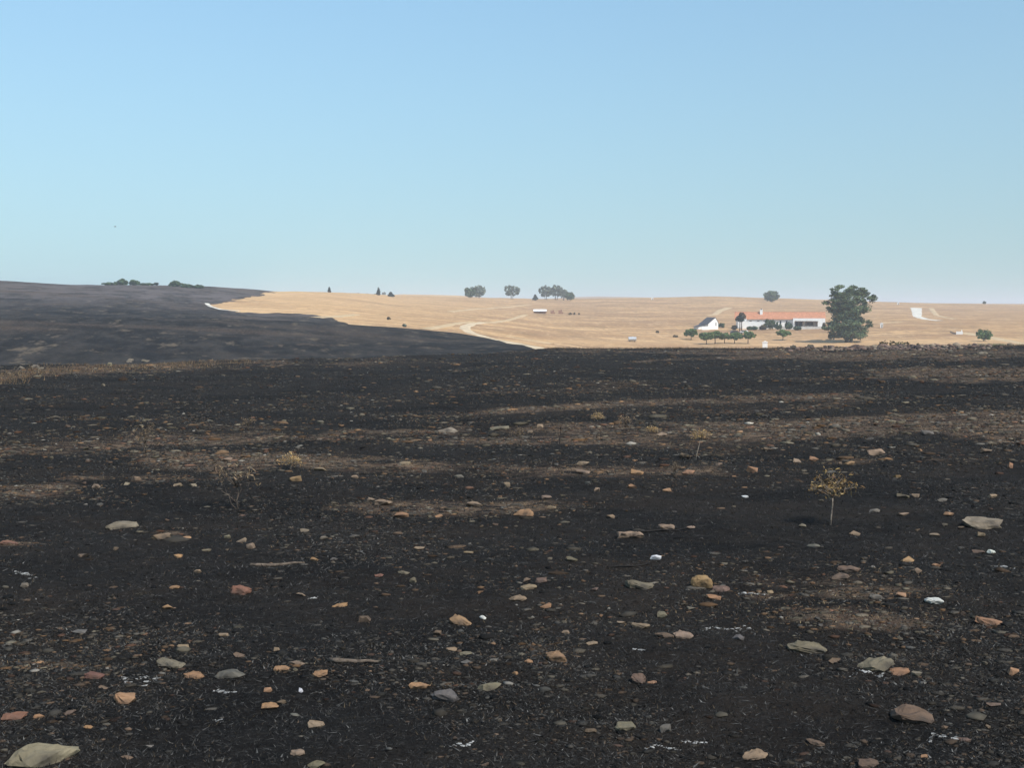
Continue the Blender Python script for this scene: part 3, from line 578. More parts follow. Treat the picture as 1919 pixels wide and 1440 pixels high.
STC = [(0.25, 0.165, 0.105), (0.19, 0.135, 0.095), (0.155, 0.138, 0.112), (0.135, 0.127, 0.113), (0.21, 0.19, 0.148), (0.17, 0.105, 0.078), (0.40, 0.38, 0.34)]
def tint_peb(s, n):
    c = pick(STC, [2, 3, 5, 6, 2, 1.5, .35], n); g_ = c.mean(1, keepdims=True); c = (g_+(c-g_)*np.clip(.7+1.0*s, 0, 1.1)[:, None])*np.array([1.04, .98, .92]); d = np.clip(0.36+0.6*s, 0, 1)*RNG.uniform(.4, 1.05, n); return c*d[:, None]
def tint_clod(s, n): return pick([(0.010, 0.010, 0.010), (0.018, 0.017, 0.016), (0.034, 0.032, 0.029), (0.07, 0.067, 0.06)], [5, 5, 3, .8], n)*(1+1.2*s)[:, None]
pebbles('pebbles', 21000, lambda r, n: np.clip(RNG.lognormal(math.log(0.0085), 0.45, n)*(0.7+r/11), 0.004, 0.10), 0.55, 0.9, 0.16, tint_peb, 'countless small pebbles and stone chips lying over the burnt field')
def tint_flat(s, n):
    c = pick(STC, [2, 3, 5, 6, 3, 1.5, .3], n); g_ = c.mean(1, keepdims=True); c = g_+(c-g_)*np.clip(.75+1.0*s, 0, 1.15)[:, None]; return c*np.array([1.04, .98, .92])*(RNG.uniform(.22, .66, n)*(0.8+.8*s))[:, None]
pebbles('flat_stones', 7000, lambda r, n: np.clip(RNG.lognormal(math.log(0.0125), 0.45, n)*(0.75+r/9.5), 0.006, 0.17), 0.42, 0.5, 0.30, tint_flat, 'countless flat grey and brown stones lying half buried over the burnt field', (.12, .34))
pebbles('far_stones', 6000, lambda r, n: np.clip(RNG.lognormal(math.log(0.06), 0.45, n)*(0.35+r/60), 0.02, 0.3)*(r > 18), 0.0, 0.9, 0.25, tint_flat, 'countless stones dotted over the far half of the burnt field', (.2, .5), 650)
pebbles('burnt_clods', 11000, lambda r, n: np.clip(RNG.lognormal(math.log(0.0085), 0.5, n)*(0.7+r/12), 0.004, 0.06), 0.6, 0.0, 1.0, tint_clod, 'countless blackened clods and charred crumbs covering the burnt field')

def blades(name, n, length, width, power, soil_w, base, tints, label, lean=(0.2, 1.3), ymin=650, patch=None, clump=False):
    X, Y, Z, r, s = scatter(n, ymin, 1500, power, soil_w=soil_w, base=base, clump=clump) if patch is None else patch(n)
    n = len(X)
    l = length(r, n); w = width(r, n)
    az = RNG.uniform(0, 2*math.pi, n); le = RNG.uniform(*lean, n); ba = RNG.uniform(0, 2*math.pi, n)
    tip = np.stack([np.sin(le)*np.cos(az), np.sin(le)*np.sin(az), np.cos(le)], -1)*l[:, None]; side = np.stack([np.cos(ba), np.sin(ba), np.zeros(n)], -1)*w[:, None]/2
    b = np.stack([X, Y, Z-0.003], -1); V = np.stack([b-side, b+side, b+tip], 1).reshape(-1, 3)
    me = mesh_np(name, V, np.arange(n*3).reshape(-1, 3), np.repeat(tints(s, n), 3, 0)); return tag(link(name, me, M['blade']), label, 'grass', kind='stuff')
def tint_char(s, n): return pick([(0.009, 0.009, 0.009), (0.02, 0.0195, 0.019), (0.045, 0.043, 0.040), (0.085, 0.082, 0.076), (0.07, 0.054, 0.034)], [7, 6, 4, .9, .9], n)
def tint_dry(s, n): return pick([(0.21, 0.145, 0.08), (0.15, 0.10, 0.064), (0.09, 0.065, 0.047), (0.29, 0.21, 0.115)], [3, 4, 5, .8], n)
blades('burnt_stubble', 300000, lambda r, n: RNG.uniform(.010, .036, n)*(0.75+r/20), lambda r, n: RNG.uniform(.0025, .006, n)*(0.6+r/11), 0.62, 0.0, 1.0, tint_char, 'charred grass stubble covering the whole burnt field', (0.55, 1.52))
blades('charred_flakes', 120000, lambda r, n: RNG.uniform(.02, .07, n)*(0.75+r/18), lambda r, n: RNG.uniform(.006, .016, n)*(0.7+r/14), 0.55, 0.0, 1.0, lambda s, n: pick([(0.012, 0.012, 0.012), (0.028, 0.027, 0.026), (0.055, 0.052, 0.048), (0.09, 0.087, 0.08)], [5, 5, 3.5, 1.1], n), 'flat flakes of charred straw and ash lying on the burnt field', (1.35, 1.56))
blades('ash_specks', 150000, lambda r, n: RNG.uniform(.008, .028, n)*(0.75+r/14), lambda r, n: RNG.uniform(.005, .011, n)*(0.7+r/12), 0.6, 0.3, .8, lambda s, n: pick([(0.05, 0.047, 0.043), (0.085, 0.08, 0.073), (0.14, 0.135, 0.125), (0.09, 0.066, 0.046)], [6, 4, 1.2, 4], n), 'fine grey and brown ash specks dusted in patches over the burnt field', (1.0, 1.5), clump=True)
blades('scorched_grass', 45000, lambda r, n: RNG.uniform(.015, .045, n)*(0.7+r/28), lambda r, n: RNG.uniform(.0025, .005, n)*(0.7+r/14), 0.3, 1.3, -0.2, tint_dry, 'scorched brown grass remaining in the bare streaks of the burnt field', (0.7, 1.5))
def strip_patch(n):
    x = RNG.uniform(-150, 470, n); y = np.interp(x, [-150, 0, 90, 250, 450], [706, 700, 693, 687, 678])+RNG.normal(0, 4.5, n)+np.where(x < 55, RNG.uniform(0, 14, n), 0)
    r1 = ip(x, CREST, 1); a, t = dirs(x, y)
    z1 = EYE+r1*dirs(x, ip(x, CREST, 2))[1]; r = np.clip(r1*(1-(y-ip(x, CREST, 2))/ (y-ip(x, CREST, 2)+60)), 45, r1*1.02)
    X, Y = r*np.sin(a), r*np.cos(a); return X, Y, height(X, Y), r, np.ones(n)
blades('dry_grass_strip', 5200, lambda r, n: RNG.uniform(.06, .24, n), lambda r, n: RNG.uniform(.015, .035, n), 0, 0, 0, tint_dry, 'strip of unburnt dry grass along the left crest of the burnt field', (0.1, .8), patch=strip_patch)
def crest_patch(n):
    x = RNG.uniform(1020, 2500, n); r = ip(x, CREST, 1)*RNG.uniform(.9, 1.03, n); a = dirs(x, 650)[0]; X, Y = r*np.sin(a), r*np.cos(a); return X, Y, height(X, Y), r, np.ones(n)
blades('crest_grass', 11000, lambda r, n: RNG.uniform(.06, .28, n), lambda r, n: RNG.uniform(.012, .03, n), 0, 0, 0, tint_dry, 'sparse dry grass along the right crest of the burnt field', (0.1, .9), patch=crest_patch)

# ------------------------------------------------------------------ ash streaks and charred branches
def ash(x, y, w, h, label, seed, curve=0.0):
    r0 = random.Random(seed); wob = 0.0; bm = bmesh.new(); p, r = hit(x, y); s = r/F; dep = max(abs(float(dirs(x, y)[1])), 0.1)
    n = max(9, int(w/2.1))
    for i in range(n):
        t = i/(n-1)*2-1; cx = t*w*s/2+r0.gauss(0, 1)*s*.8; wob = wob*.9+r0.gauss(0, .3); cyy = (wob*h*s+curve*(1-t*t)*h*s)/dep*0.55
        q = s*r0.choice([.6, .9, 1.3, 1.9, 3.0])*(1.15-0.5*abs(t)); b2 = hull(seed*31+i, 10, q*r0.uniform(1.5, 2.8), q*r0.uniform(.9, 1.8), q*0.55)
        g = float(height(p.x+cx, p.y+cyy)); bmesh.ops.rotate(b2, verts=b2.verts, matrix=Euler((0, 0, r0.uniform(-.7, .7))).to_matrix())
        bmesh.ops.translate(b2, verts=b2.verts, vec=(cx, cyy, g-p.z+q*0.3)); tmp = bpy.data.meshes.new('tmp'); b2.to_mesh(tmp); b2.free(); bm.from_mesh(tmp); bpy.data.meshes.remove(tmp)
    me = bpy.data.meshes.new('ash_streak'); bm.to_mesh(me); bm.free(); o = link('ash_streak', me, M['ash']); o.location = p
    return tag(o, label, 'ash', 'white ash streaks left by burnt branches')
for i, a in enumerate([(55, 1071, 50, 10, 'bright white ash streak near the left edge'), (260, 1278, 74, 15, 'branching white ash streak at lower left above the red ochre stone'),
     (425, 1294, 48, 12, 'knotted white ash streak below the wide grey tan stone'), (1625, 1266, 66, 12, 'grey white ash streak under the long greenish slab'),
     (1770, 1388, 52, 13, 'slanting white ash streak near the bottom right corner'), (1300, 1394, 46, 11, 'cream white ash clump near the bottom edge right of centre'),
     (1240, 1403, 66, 9, 'dull grey ash smear left of the cream ash clump'), (1365, 1180, 92, 12, 'arched grey ash trace of a branch in front of the rounded boulder'),
     (1410, 1118, 50, 11, 'cream chips in a short row right of the rounded boulder'), (1880, 1064, 20, 6, 'small white ash fleck at the right edge'),
     (678, 1037, 16, 8, 'small white ash knot left of the field centre'), (410, 1351, 20, 8, 'small white ash knot at lower left'), (1195, 1219, 22, 6, 'thin white ash fleck right of the triangular ochre stone'),
     (585, 1124, 14, 6, 'tiny white ash fleck above the rectangular orange stone'), (860, 1400, 56, 9, 'scattered grey white ash crumbs at bottom centre')]):
    ash(*a, 50+i, 0.5 if 'arched' in a[4] else 0.0)
def branch(x0, y0, x1, y1, rad, m, label):
    a, r0 = hit(x0, y0); b, r1 = hit(x1, y1); mid = [a.lerp(b, t) for t in (0, .2, .4, .6, .8, 1)]; rr = random.Random(int(x0))
    pts = []
    for q in mid:
        q = q+Vector((0, rr.uniform(-.03, .03), 0)); q.z = float(height(q.x, q.y))+rad*0.5+rr.uniform(0, .012); pts.append(q-a)
    o = MB().tube(pts, [rad, rad*1.05, rad*.95, rad*.85, rad*.7, rad*.4], 7).build('fallen_branch', m, None, True); o.location = a
    return tag(o, label, 'branch', 'burnt branches lying on the ground')
branch(468, 1063, 572, 1057, .016, M['brown_bark'], 'long bent brown branch lying left of the field centre')
branch(617, 1242, 708, 1249, .014, M['brown_bark'], 'straight brown branch lying on bare soil at lower left of centre')
branch(1160, 1004, 1290, 992, .012, M['charred'], 'long thin charred branch lying in front of the field centre')
branch(1140, 1068, 1222, 1056, .009, M['charred'], 'short charred stick lying beside the white quartz stone')

# ------------------------------------------------------------------ burnt saplings
def sapling(x, y, hpx, wpx, label, style, seed, lean=0.0, trunk=0.5):
    """stands at pixel (x, y); hpx tall, wpx wide in the photograph. style: 'leafy', 'bare', 'black'"""
    p, r = hit(x, y); s = r/F; Hh, Ww = hpx*s, wpx*s; g = random.Random(seed); root = empty('dead_sapling', p); tag(root, label, 'sapling', 'burnt saplings standing in the field')
    bark = {'black': M['charred'], 'bare': M['brown_bark'], 'leafy': M['twig']}[style]; th = Hh*trunk; rad = max(Hh*(0.013 if style != 'bare' else .010), 0.6*s)
    top = Vector((lean*Hh, 0, th)); tr = [Vector((0, 0, -0.03)), Vector((lean*Hh*.2+g.uniform(-.035, .035)*Hh, 0, th*.35)), Vector((lean*Hh*.55+g.uniform(-.04, .04)*Hh, 0.01, th*.7)), top]
    MB().tube(tr, [rad*1.15, rad, rad*.9, rad*.8], 7).build('trunk', bark, root, True)
    if style == 'bare':
        for q_ in range(3):
            e_ = top+Vector((g.uniform(-.28, .28)*Ww, g.uniform(-.2, .2)*Ww, g.uniform(-.1, .25)*Hh)); b_ = Vector((g.uniform(-.04, .04)*Ww, 0, -.02))
            MB().tube([b_, b_.lerp(e_, .35)+Vector((g.uniform(-.06, .06)*Ww, 0, 0)), b_.lerp(e_, .7)+Vector((g.uniform(-.06, .06)*Ww, 0, .02*Hh)), e_], [rad*.8, rad*.65, rad*.5, rad*.25], 5).build('stem', bark, root, True)
    nb = {'leafy': 18, 'bare': 15, 'black': 6}[style]; ends = []
    for i in range(nb):
        mb = MB(); a = 2*math.pi*i/nb+g.uniform(-.5, .5); rr = Ww/2*g.uniform(.35, 1.12); zt = (Hh-th)*(g.uniform(.35, 1.05)*(1.2-0.75*(rr/(Ww/2))**2)+.05)
        b0 = top.lerp(tr[2], g.uniform(0, .55 if style != 'leafy' else .2)); e = b0+Vector((rr*math.cos(a), rr*math.sin(a), zt))
        m1 = b0.lerp(e, .4)+Vector((g.uniform(-.1, .1)*Ww, g.uniform(-.1, .1)*Ww, .10*(Hh-th))); pts = [b0, m1, b0.lerp(e, .75)+Vector((0, 0, .06*(Hh-th))), e]
        mb.tube(pts, [rad*.55, rad*.42, rad*.3, rad*.15], 5); ends += pts[1:]
        for j in range(3 if style != 'black' else 1):
            q = pts[1].lerp(pts[3], g.uniform(0, .8)); d = Vector((g.gauss(0, 1), g.gauss(0, 1), g.gauss(.3, .7))).normalized()*Ww*g.uniform(.1, .2)
            mb.tube([q, q+d*.55+Vector((0, 0, .01)), q+d], [rad*.32, rad*.24, rad*.1], 4); ends += [q+d*.5, q+d]
        mb.build('branch', bark, root, True)
    if style != 'black':
        mb = MB(); n = 560 if style == 'leafy' else 170
        cols = [(0.27, 0.18, 0.07), (0.21, 0.125, 0.05), (0.15, 0.09, 0.042), (0.32, 0.225, 0.105), (0.10, 0.07, 0.04)] if style == 'leafy' else [(0.20, 0.14, 0.085), (0.15, 0.10, 0.07), (0.26, 0.19, 0.11)]
        for i in range(n):
            if style == 'leafy' and i % 5 < 3:
                d_ = Vector((g.gauss(0, 1), g.gauss(0, 1), g.gauss(0, 1))).normalized()*g.random()**.4; d_.z = d_.z if d_.z > -.25 else -d_.z*.6; q = top+Vector((d_.x*Ww*.48, d_.y*Ww*.48, (Hh-th)*(.22+.78*d_.z)))
            else: q = g.choice(ends)+Vector((g.gauss(0, .05), g.gauss(0, .05), g.gauss(0, .03)))*Ww
            L_ = Ww*g.uniform(.025, .085); wv = L_*g.uniform(.16, .34)
            e = Euler((g.uniform(-1.2, 1.2), g.uniform(-1.2, 1.2), g.uniform(0, 6.3))).to_matrix(); cu = g.uniform(-.6, .9)*L_
            vs = []
            for t in range(4):
                f = t/3; hw = wv*(0.35+1.3*f*(1-f)*2)/1.6; z = -cu*f*f; vs += [q+e @ Vector((f*L_, -hw, z)), q+e @ Vector((f*L_, hw, z+.2*hw))]
            c = g.choice(cols); kk = g.uniform(.7, 1.2)*(1.7 if hpx < 60 and style == 'leafy' else 1); mb.add(vs, [(0, 1, 3, 2), (2, 3, 5, 4), (4, 5, 7, 6)], tuple(v*kk for v in c))
        o = mb.build('scorched_leaves', M['leaf'], root); o['kind'] = 'stuff'
    return root
sapling(1556, 985, 105, 96, 'dead sapling with a round crown of scorched yellow brown leaves at right', 'leafy', 5, .03, .50)
sapling(447, 955, 100, 100, 'leafless brown bush with many curling twigs left of centre', 'bare', 8, -.05, .45)
sapling(270, 850, 52, 60, 'pale twiggy burnt shrub at the left of the burnt field', 'bare', 11, .04, .35)
sapling(968, 833, 36, 40, 'small forked burnt plant at the middle of the field', 'bare', 14, .0, .45)
sapling(1048, 832, 42, 14, 'slim upright burnt stick left of the yellow shoots', 'black', 17, .06, .7)
sapling(1175, 808, 32, 46, 'low burnt shrub with a pale arching twig near the field centre', 'bare', 20, -.1, .4)
sapling(1303, 862, 58, 42, 'slender burnt sapling with a small yellow crown right of centre', 'leafy', 23, .16, .68)
sapling(1266, 895, 34, 26, 'little pale forked twigs beside orange stones right of centre', 'bare', 26, -.05, .4)
sapling(1298, 990, 48, 18, 'thin blackened stem standing in front of the slender sapling', 'black', 29, .05, .75)
sapling(1222, 812, 14, 34, 'low yellow scorched tuft right of the arching twig shrub', 'leafy', 32, 0, .2)
sapling(545, 880, 32, 50, 'dry yellowish tuft right of the leafless brown bush', 'leafy', 35, 0, .25)
sapling(465, 806, 24, 36, 'small olive scorched shrub behind the leafless brown bush', 'bare', 38, 0, .3)
sapling(1120, 790, 18, 30, 'low pale scorched tuft on the middle of the field', 'leafy', 41, 0, .2)

# ------------------------------------------------------------------ trees
GREENS = {'olive': [(0.085, 0.118, 0.058), (0.115, 0.15, 0.075), (0.055, 0.078, 0.042)], 'green': [(0.095, 0.15, 0.05), (0.13, 0.19, 0.065), (0.06, 0.095, 0.035)], 'dark': [(0.064, 0.10, 0.046), (0.09, 0.13, 0.06), (0.04, 0.06, 0.034)],
          'grey': [(0.15, 0.18, 0.14), (0.19, 0.22, 0.17), (0.10, 0.122, 0.095)], 'conifer': [(0.022, 0.034, 0.022), (0.03, 0.045, 0.028), (0.016, 0.022, 0.016)],  # 'grey' is lightened so the leaf colour carries haze on skyline trees
          'brown': [(0.11, 0.085, 0.045), (0.085, 0.07, 0.04), (0.13, 0.10, 0.05)], 'fresh': [(0.08, 0.13, 0.045), (0.10, 0.155, 0.055), (0.055, 0.09, 0.035)]}
def foliage(lobes, n, leaf, cols, seed, clumps=40, droop=0.0):
    """leaf-sized quads gathered in clumps through the lobes' volume; lobes: (x, y, z, rx, ry, rz)"""
    g = np.random.default_rng(seed); vol = np.array([l[3]*l[4]*l[5] for l in lobes])**0.67; which = g.choice(len(lobes), clumps, p=vol/vol.sum()); Lb = np.array(lobes)
    d = g.normal(size=(clumps, 3)); d /= np.linalg.norm(d, axis=1)[:, None]; rad = g.uniform(0.35, 1.0, (clumps, 1))**0.5*0.86
    cc = Lb[which, :3]+d*rad*Lb[which, 3:]; cs = Lb[which, 3:]*g.uniform(.22, .42, (clumps, 1)); ct = g.uniform(.55, 1.45, (clumps, 1))
    k = g.integers(0, clumps, n); o = g.normal(size=(n, 3)); o /= np.linalg.norm(o, axis=1)[:, None]; P = cc[k]+o*(g.random((n, 1))**0.4)*cs[k]
    P[:, 2] -= droop*g.random(n)*cs[k, 2]
    nrm = o+g.normal(0, .6, (n, 3))+np.array([0, 0, .35]); nrm /= np.linalg.norm(nrm, axis=1)[:, None]
    u = np.cross(nrm, g.normal(size=(n, 3))); u /= np.linalg.norm(u, axis=1)[:, None]; v = np.cross(nrm, u); s = leaf*g.uniform(.6, 1.3, (n, 1))
    V = np.stack([P-u*s, P+v*s*.55, P+u*s, P-v*s*.55], 1).reshape(-1, 3); c = np.array(cols)[g.integers(0, len(cols), n)]*ct[k]*g.uniform(.85, 1.15, (n, 1))
    return V, np.arange(n*4).reshape(-1, 4), np.repeat(c, 4, 0), cc
def tree(name, p, Hh, lobes, leaf, n, col, label, cat='tree', group=None, trunk=0.04, fork=0.35, clumps=40, stems=1, seed=1, droop=0.0, bark='bark'):
    """lobes in units of the height; p is the base"""
    root = empty(name, p); tag(root, label, cat, group); L_ = [tuple(v*Hh for v in l) for l in lobes]
    V, Fc, t, cc = foliage(L_, n, leaf, GREENS[col], seed, clumps, droop); me = mesh_np('crown', V, Fc, t); link('crown', me, M['leaf'], root)
    g = random.Random(seed); mb = MB(); zl = min(l[2]-l[5]*.4 for l in L_); 
    for s_ in range(stems):
        off = Vector((g.uniform(-.04, .04)*Hh*(stems > 1)*2, g.uniform(-.03, .03)*Hh*(stems > 1), 0)); ft = off+Vector((g.uniform(-.02, .02)*Hh, g.uniform(-.02, .02)*Hh, max(fork*Hh, .1)))
        mb.tube([off+Vector((0, 0, -.25)), off.lerp(ft, .5)+Vector((g.uniform(-.01, .01)*Hh, 0, 0)), ft], [trunk*Hh*.6, trunk*Hh*.45, trunk*Hh*.38], 8)
        idx = list(range(len(cc))); g.shuffle(idx)
        for i in idx[:max(5, 12//stems)]:
            e = Vector(cc[i]); m1 = ft.lerp(e, .5)+Vector((0, 0, -.02*Hh)); mb.tube([ft-Vector((0, 0, .02*Hh)), m1, e], [trunk*Hh*.28, trunk*Hh*.17, trunk*Hh*.05], 5)
    mb.build('trunk', M[bark], root, True)
    return root
ROUND = [(0, 0, .68, .42, .40, .28), (-.16, .05, .60, .26, .28, .2), (.18, -.04, .62, .26, .28, .2)]
UMB = [(0, 0, .68, .58, .55, .30), (-.34, .05, .58, .30, .35, .22), (.34, -.05, .60, .30, .35, .22), (0, -.2, .62, .4, .3, .26)]
def S(x, r, px): return px*r/F      # metres for a length in pixels at a distance
# the orchard row in front of the farmhouse: pixel x, base row, crown width, height
ORCH = [(1295, 637.5, 27, 20, 'leftmost round crowned tree of the row in front of the small barn'), (1324, 646, 28, 24, 'second tree of the row before the farmhouse, below the barn wall'),
        (1340, 645, 30, 25, 'third tree of the row before the farmhouse, the tallest crown'), (1358, 650, 26, 21, 'fourth tree of the row before the farmhouse, low and wide'),
        (1377, 650, 26, 21, 'fifth tree of the row before the farmhouse, under the dark car'), (1402, 652, 30, 24, 'rightmost tree of the joined row with its pale trunk showing'),
        (1467, 638, 26, 22, 'lone round crowned tree standing below the farmhouse wall')]
for i, (x, yb_, w, h, lab) in enumerate(ORCH):
    p, r = hit(x, min(yb_, 649), 300)
    if yb_ > 649: p = at(x, 412); r = 412
    Hh = S(x, r, h); Wd = S(x, r, w)*1.08; k = Wd/Hh/1.22
    gq = random.Random(800+i); tree('orchard_tree', p, Hh, [((l[0]+gq.uniform(-.1, .1))*k, l[1]*k, l[2]+gq.uniform(-.07, .07), l[3]*k*gq.uniform(.78, 1.12), l[4]*k, l[5]*gq.uniform(.75, 1.15)) for l in UMB]+[(gq.uniform(-.4, .4)*k, 0, gq.uniform(.6, .85), .2*k, .2*k, .14)], .30, 4200, 'green', lab, group='small trees in a row before the farmhouse', trunk=.07, fork=.42, clumps=60, seed=200+i)
# the tall tree
p = at(1589, 418); Ht = S(0, 418, 102)
TALL = [(-.14, 0, .90, .17, .16, .085), (.12, .03, .90, .20, .18, .085), (.33, .0, .76, .14, .14, .10), (-.33, 0, .68, .13, .13, .085), (-.02, 0, .76, .26, .24, .12), (-.12, .02, .60, .22, .2, .10),
        (.10, 0, .58, .24, .2, .12), (0, .03, .46, .25, .2, .12), (-.02, .02, .52, .22, .2, .12), (-.05, 0, .32, .30, .25, .13), (-.30, 0, .29, .14, .13, .08), (.25, 0, .30, .15, .15, .10), (.06, 0, .16, .26, .22, .13), (-.14, 0, .17, .18, .18, .10), (-.2, 0, .8, .12, .12, .06)]
tree('tall_tree', p, Ht, [(l[0], l[1], l[2], l[3]*1.15, l[4]*1.15, l[5]*1.13) for l in TALL], .34, 30000, 'olive', 'tallest dark evergreen tree standing right of the farmhouse', trunk=.05, fork=.4, clumps=360, stems=2, seed=301)
p = at(1616, 980); tree('eucalyptus_tree', p, S(0, 980, 26), [(0, 0, .72, .36, .3, .26), (.2, 0, .68, .25, .2, .2), (-.2, 0, .6, .25, .2, .2)], .5, 1200, 'grey', 'hazy grey green tree peeking over the tall tree', trunk=.05, seed=302, clumps=40)
# skyline trees
def sky_tree(x, r, w, h, lab, style='round', col='grey', seed=1, n=3300):
    p = at(x, r); Hh = S(x, r, h); k = w/h
    if style == 'round': lb = [(0, 0, .60, .46*k, .4*k, .36), (-.2*k, 0, .55, .28*k, .3*k, .34), (.22*k, 0, .55, .26*k, .3*k, .33), (0, 0, .3, .42*k, .35*k, .22)]
    elif style == 'stems': lb = [(-.30*k, 0, .66, .18*k, .2*k, .26), (-.08*k, 0, .72, .2*k, .2*k, .27), (.16*k, 0, .70, .2*k, .2*k, .27), (.36*k, 0, .58, .14*k, .2*k, .26), (-.2*k, 0, .40, .18*k, .2*k, .2), (.2*k, 0, .40, .2*k, .2*k, .2)]
    else: lb = [(0, 0, .82, .16*k, .16*k, .18), (0, 0, .6, .3*k, .3*k, .22), (0, 0, .36, .42*k, .42*k, .24), (0, 0, .18, .48*k, .48*k, .18)]
    return tree('skyline_tree', p, Hh, lb, r/F*1.5, n, col, lab, group='trees on the skyline', trunk=.035, fork=.3, clumps=110, stems=3 if style == 'stems' else 1, seed=seed)
sky_tree(881, 905, 22, 21, 'left tree of the leftmost rounded skyline pair', 'round', 'dark', 401)
sky_tree(898, 910, 25, 25, 'right and taller tree of the leftmost rounded skyline pair', 'round', 'grey', 402)
sky_tree(959, 940, 30, 27, 'lone open crowned tree standing between two skyline groups', 'stems', 'grey', 403)
sky_tree(1003, 930, 11, 11, 'small dark conical tree at the left foot of the skyline grove', 'cone', 'conifer', 404, 700)
sky_tree(1023, 955, 28, 27, 'left tree of the wide skyline grove', 'stems', 'grey', 405)
sky_tree(1042, 960, 26, 29, 'tallest middle tree of the wide skyline grove', 'stems', 'grey', 406)
sky_tree(1056, 955, 16, 22, 'narrow pale tree in the wide skyline grove', 'stems', 'grey', 407, 1200)
sky_tree(1068, 945, 19, 18, 'rightmost dark rounded tree of the wide skyline grove', 'round', 'dark', 408, 1300)
sky_tree(1445, 960, 30, 22, 'single round tree on the skyline above the farmhouse roof', 'round', 'dark', 409)
sky_tree(618, 675, 6, 10, 'tiny upright dark conifer on the golden ridge, leftmost of three', 'cone', 'conifer', 410, 500)
sky_tree(710, 740, 8, 15, 'slim dark conifer on the golden ridge, middle of three', 'cone', 'conifer', 411, 600)
sky_tree(733, 770, 14, 9, 'squat dark conifer on the golden ridge, rightmost of three', 'cone', 'conifer', 412, 600)
sky_tree(671, 1480, 7, 8, 'tiny far tree on the pale ridge left of the slim conifer', 'round', 'grey', 413, 300)
sky_tree(720, 1480, 7, 7, 'tiny far tree on the pale ridge right of the slim conifer', 'round', 'grey', 414, 300)
sky_tree(1843, 1180, 5, 5, 'tiny speck of a tree on the far right skyline', 'round', 'dark', 415, 250)
sky_tree(295, 596, 8, 5, 'small flat bush on the burnt skyline between two bush clumps', 'round', 'conifer', 416, 250)
p = at(690, 1480); tree('tree_line', p, S(0, 1480, 6), [(-2.4, 0, .5, 1.0, .5, .4), (0, 0, .55, 1.6, .5, .45), (2.2, 0, .5, 1.2, .5, .4)], 1.1, 700, 'grey', 'hazy dark line of far trees behind the golden ridge', trunk=.05, seed=417, clumps=30)
for x, r, w, h, lab, sd in [(228, 585, 26, 9, 'low wide bush at left of the bush pair on the burnt skyline', 421), (232, 583, 20, 12, 'tallest rounded bush on the burnt skyline at left', 422), (253, 585, 20, 11, 'rounded bush right of the tallest on the burnt skyline', 423),
                            (330, 585, 26, 11, 'dome shaped bush on the burnt skyline left of the whitish road', 424), (352, 580, 24, 7, 'low spreading bush beside the dome shaped skyline bush', 425), (374, 580, 22, 7, 'lowest rightmost bush on the burnt skyline', 426), (207, 585, 26, 5, 'flat leftmost bush on the burnt skyline', 427), (275, 590, 30, 4, 'thin low bush strip between the two bush clumps on the burnt skyline', 428)]:
    p = at(x, r); Hh = S(0, r, h); k = w/h
    tree('skyline_bush', p, Hh, [(0, 0, .45, .42*k, .4*k, .5), (-.22*k, 0, .35, .26*k, .3*k, .38), (.24*k, 0, .35, .26*k, .3*k, .36)], .42, 1600, 'dark', lab, 'bush', 'bushes on the burnt skyline', trunk=.05, fork=.15, clumps=40, seed=sd)
# trees and shrubs about the farmhouse (column, distance, width, height, colour)
for i, (x, r, w, h, col, lab, st) in enumerate([(1443, 506, 21, 20, 'dark', 'large round dark bush in front of the farmhouse eaves', 'b'), (1458, 505, 13, 13, 'dark', 'round bush right of the large dark bush at the house', 'b'),
        (1478, 505, 13, 14, 'dark', 'round bush against the left edge of the white wing', 'b'), (1409, 503, 20, 7, 'dark', 'low grey green hedge before the white patio wall', 'b'), (1430, 504, 12, 9, 'brown', 'brownish shrub left of the large dark bush', 'b'),
        (1544, 503, 6, 13, 'brown', 'thin brown shrub at the right corner of the farmhouse', 'b'), (1352, 518, 14, 10, 'dark', 'round dark bush behind the right side of the small barn', 'b'), (1376, 503, 12, 10, 'brown', 'yellowish shrub left of the farmhouse end', 'b'),
        (1494, 500, 13, 7, 'dark', 'shrub growing in front of the shaded veranda', 'b'), (1390, 498, 16, 33, 'brown', 'brown green tree with thin bare trunk before the roof end', 't'), (1386, 490, 17, 29, 'conifer', 'dark drooping tree with thick bare trunk left of the farmhouse', 't'),
        (1843, 384, 34, 26, 'fresh', 'dense round green tree at the far right edge', 'b'), (1559, 432, 14, 14, 'brown', 'reddish brown shrub at the left foot of the tall tree', 'b'), (1487, 392, 11, 5, 'brown', 'low dry brown bush on the grass below the veranda', 'b'),
        (1519, 386, 13, 8, 'brown', 'leaning dry brown shrub near the crest below the white wing', 'b'), (1266, 440, 10, 4, 'brown', 'low dry bush left of the tree row', 'b'), (1232, 470, 6, 4, 'brown', 'small red brown shrub on the plain left of the barn', 'b')]):
    w, h = (w*1.18, h*1.1) if 1400 < x < 1500 and r > 495 else (w, h); p = at(x, r); Hh = S(0, r, h); k = w/h
    if lab.startswith('dense round green'): p = hit(1843, 640, 300)[0]
    if st == 'b': lb = [(0, 0, .5, .45*k, .42*k, .46), (-.2*k, 0, .42, .28*k, .3*k, .36), (.2*k, 0, .42, .28*k, .3*k, .36)]
    else: lb = [(0, 0, .84, .42*k, .4*k, .16), (-.2*k, 0, .74, .3*k, .3*k, .12), (.2*k, 0, .72, .3*k, .3*k, .12)]
    tree('garden_tree' if st == 't' else 'garden_shrub', p, Hh, lb, .27, 2000, col, lab, 'tree' if st == 't' else 'shrub', 'trees and shrubs about the farm', trunk=.05 if st == 'b' else .06, fork=.15 if st == 'b' else .6, clumps=60, seed=500+i)
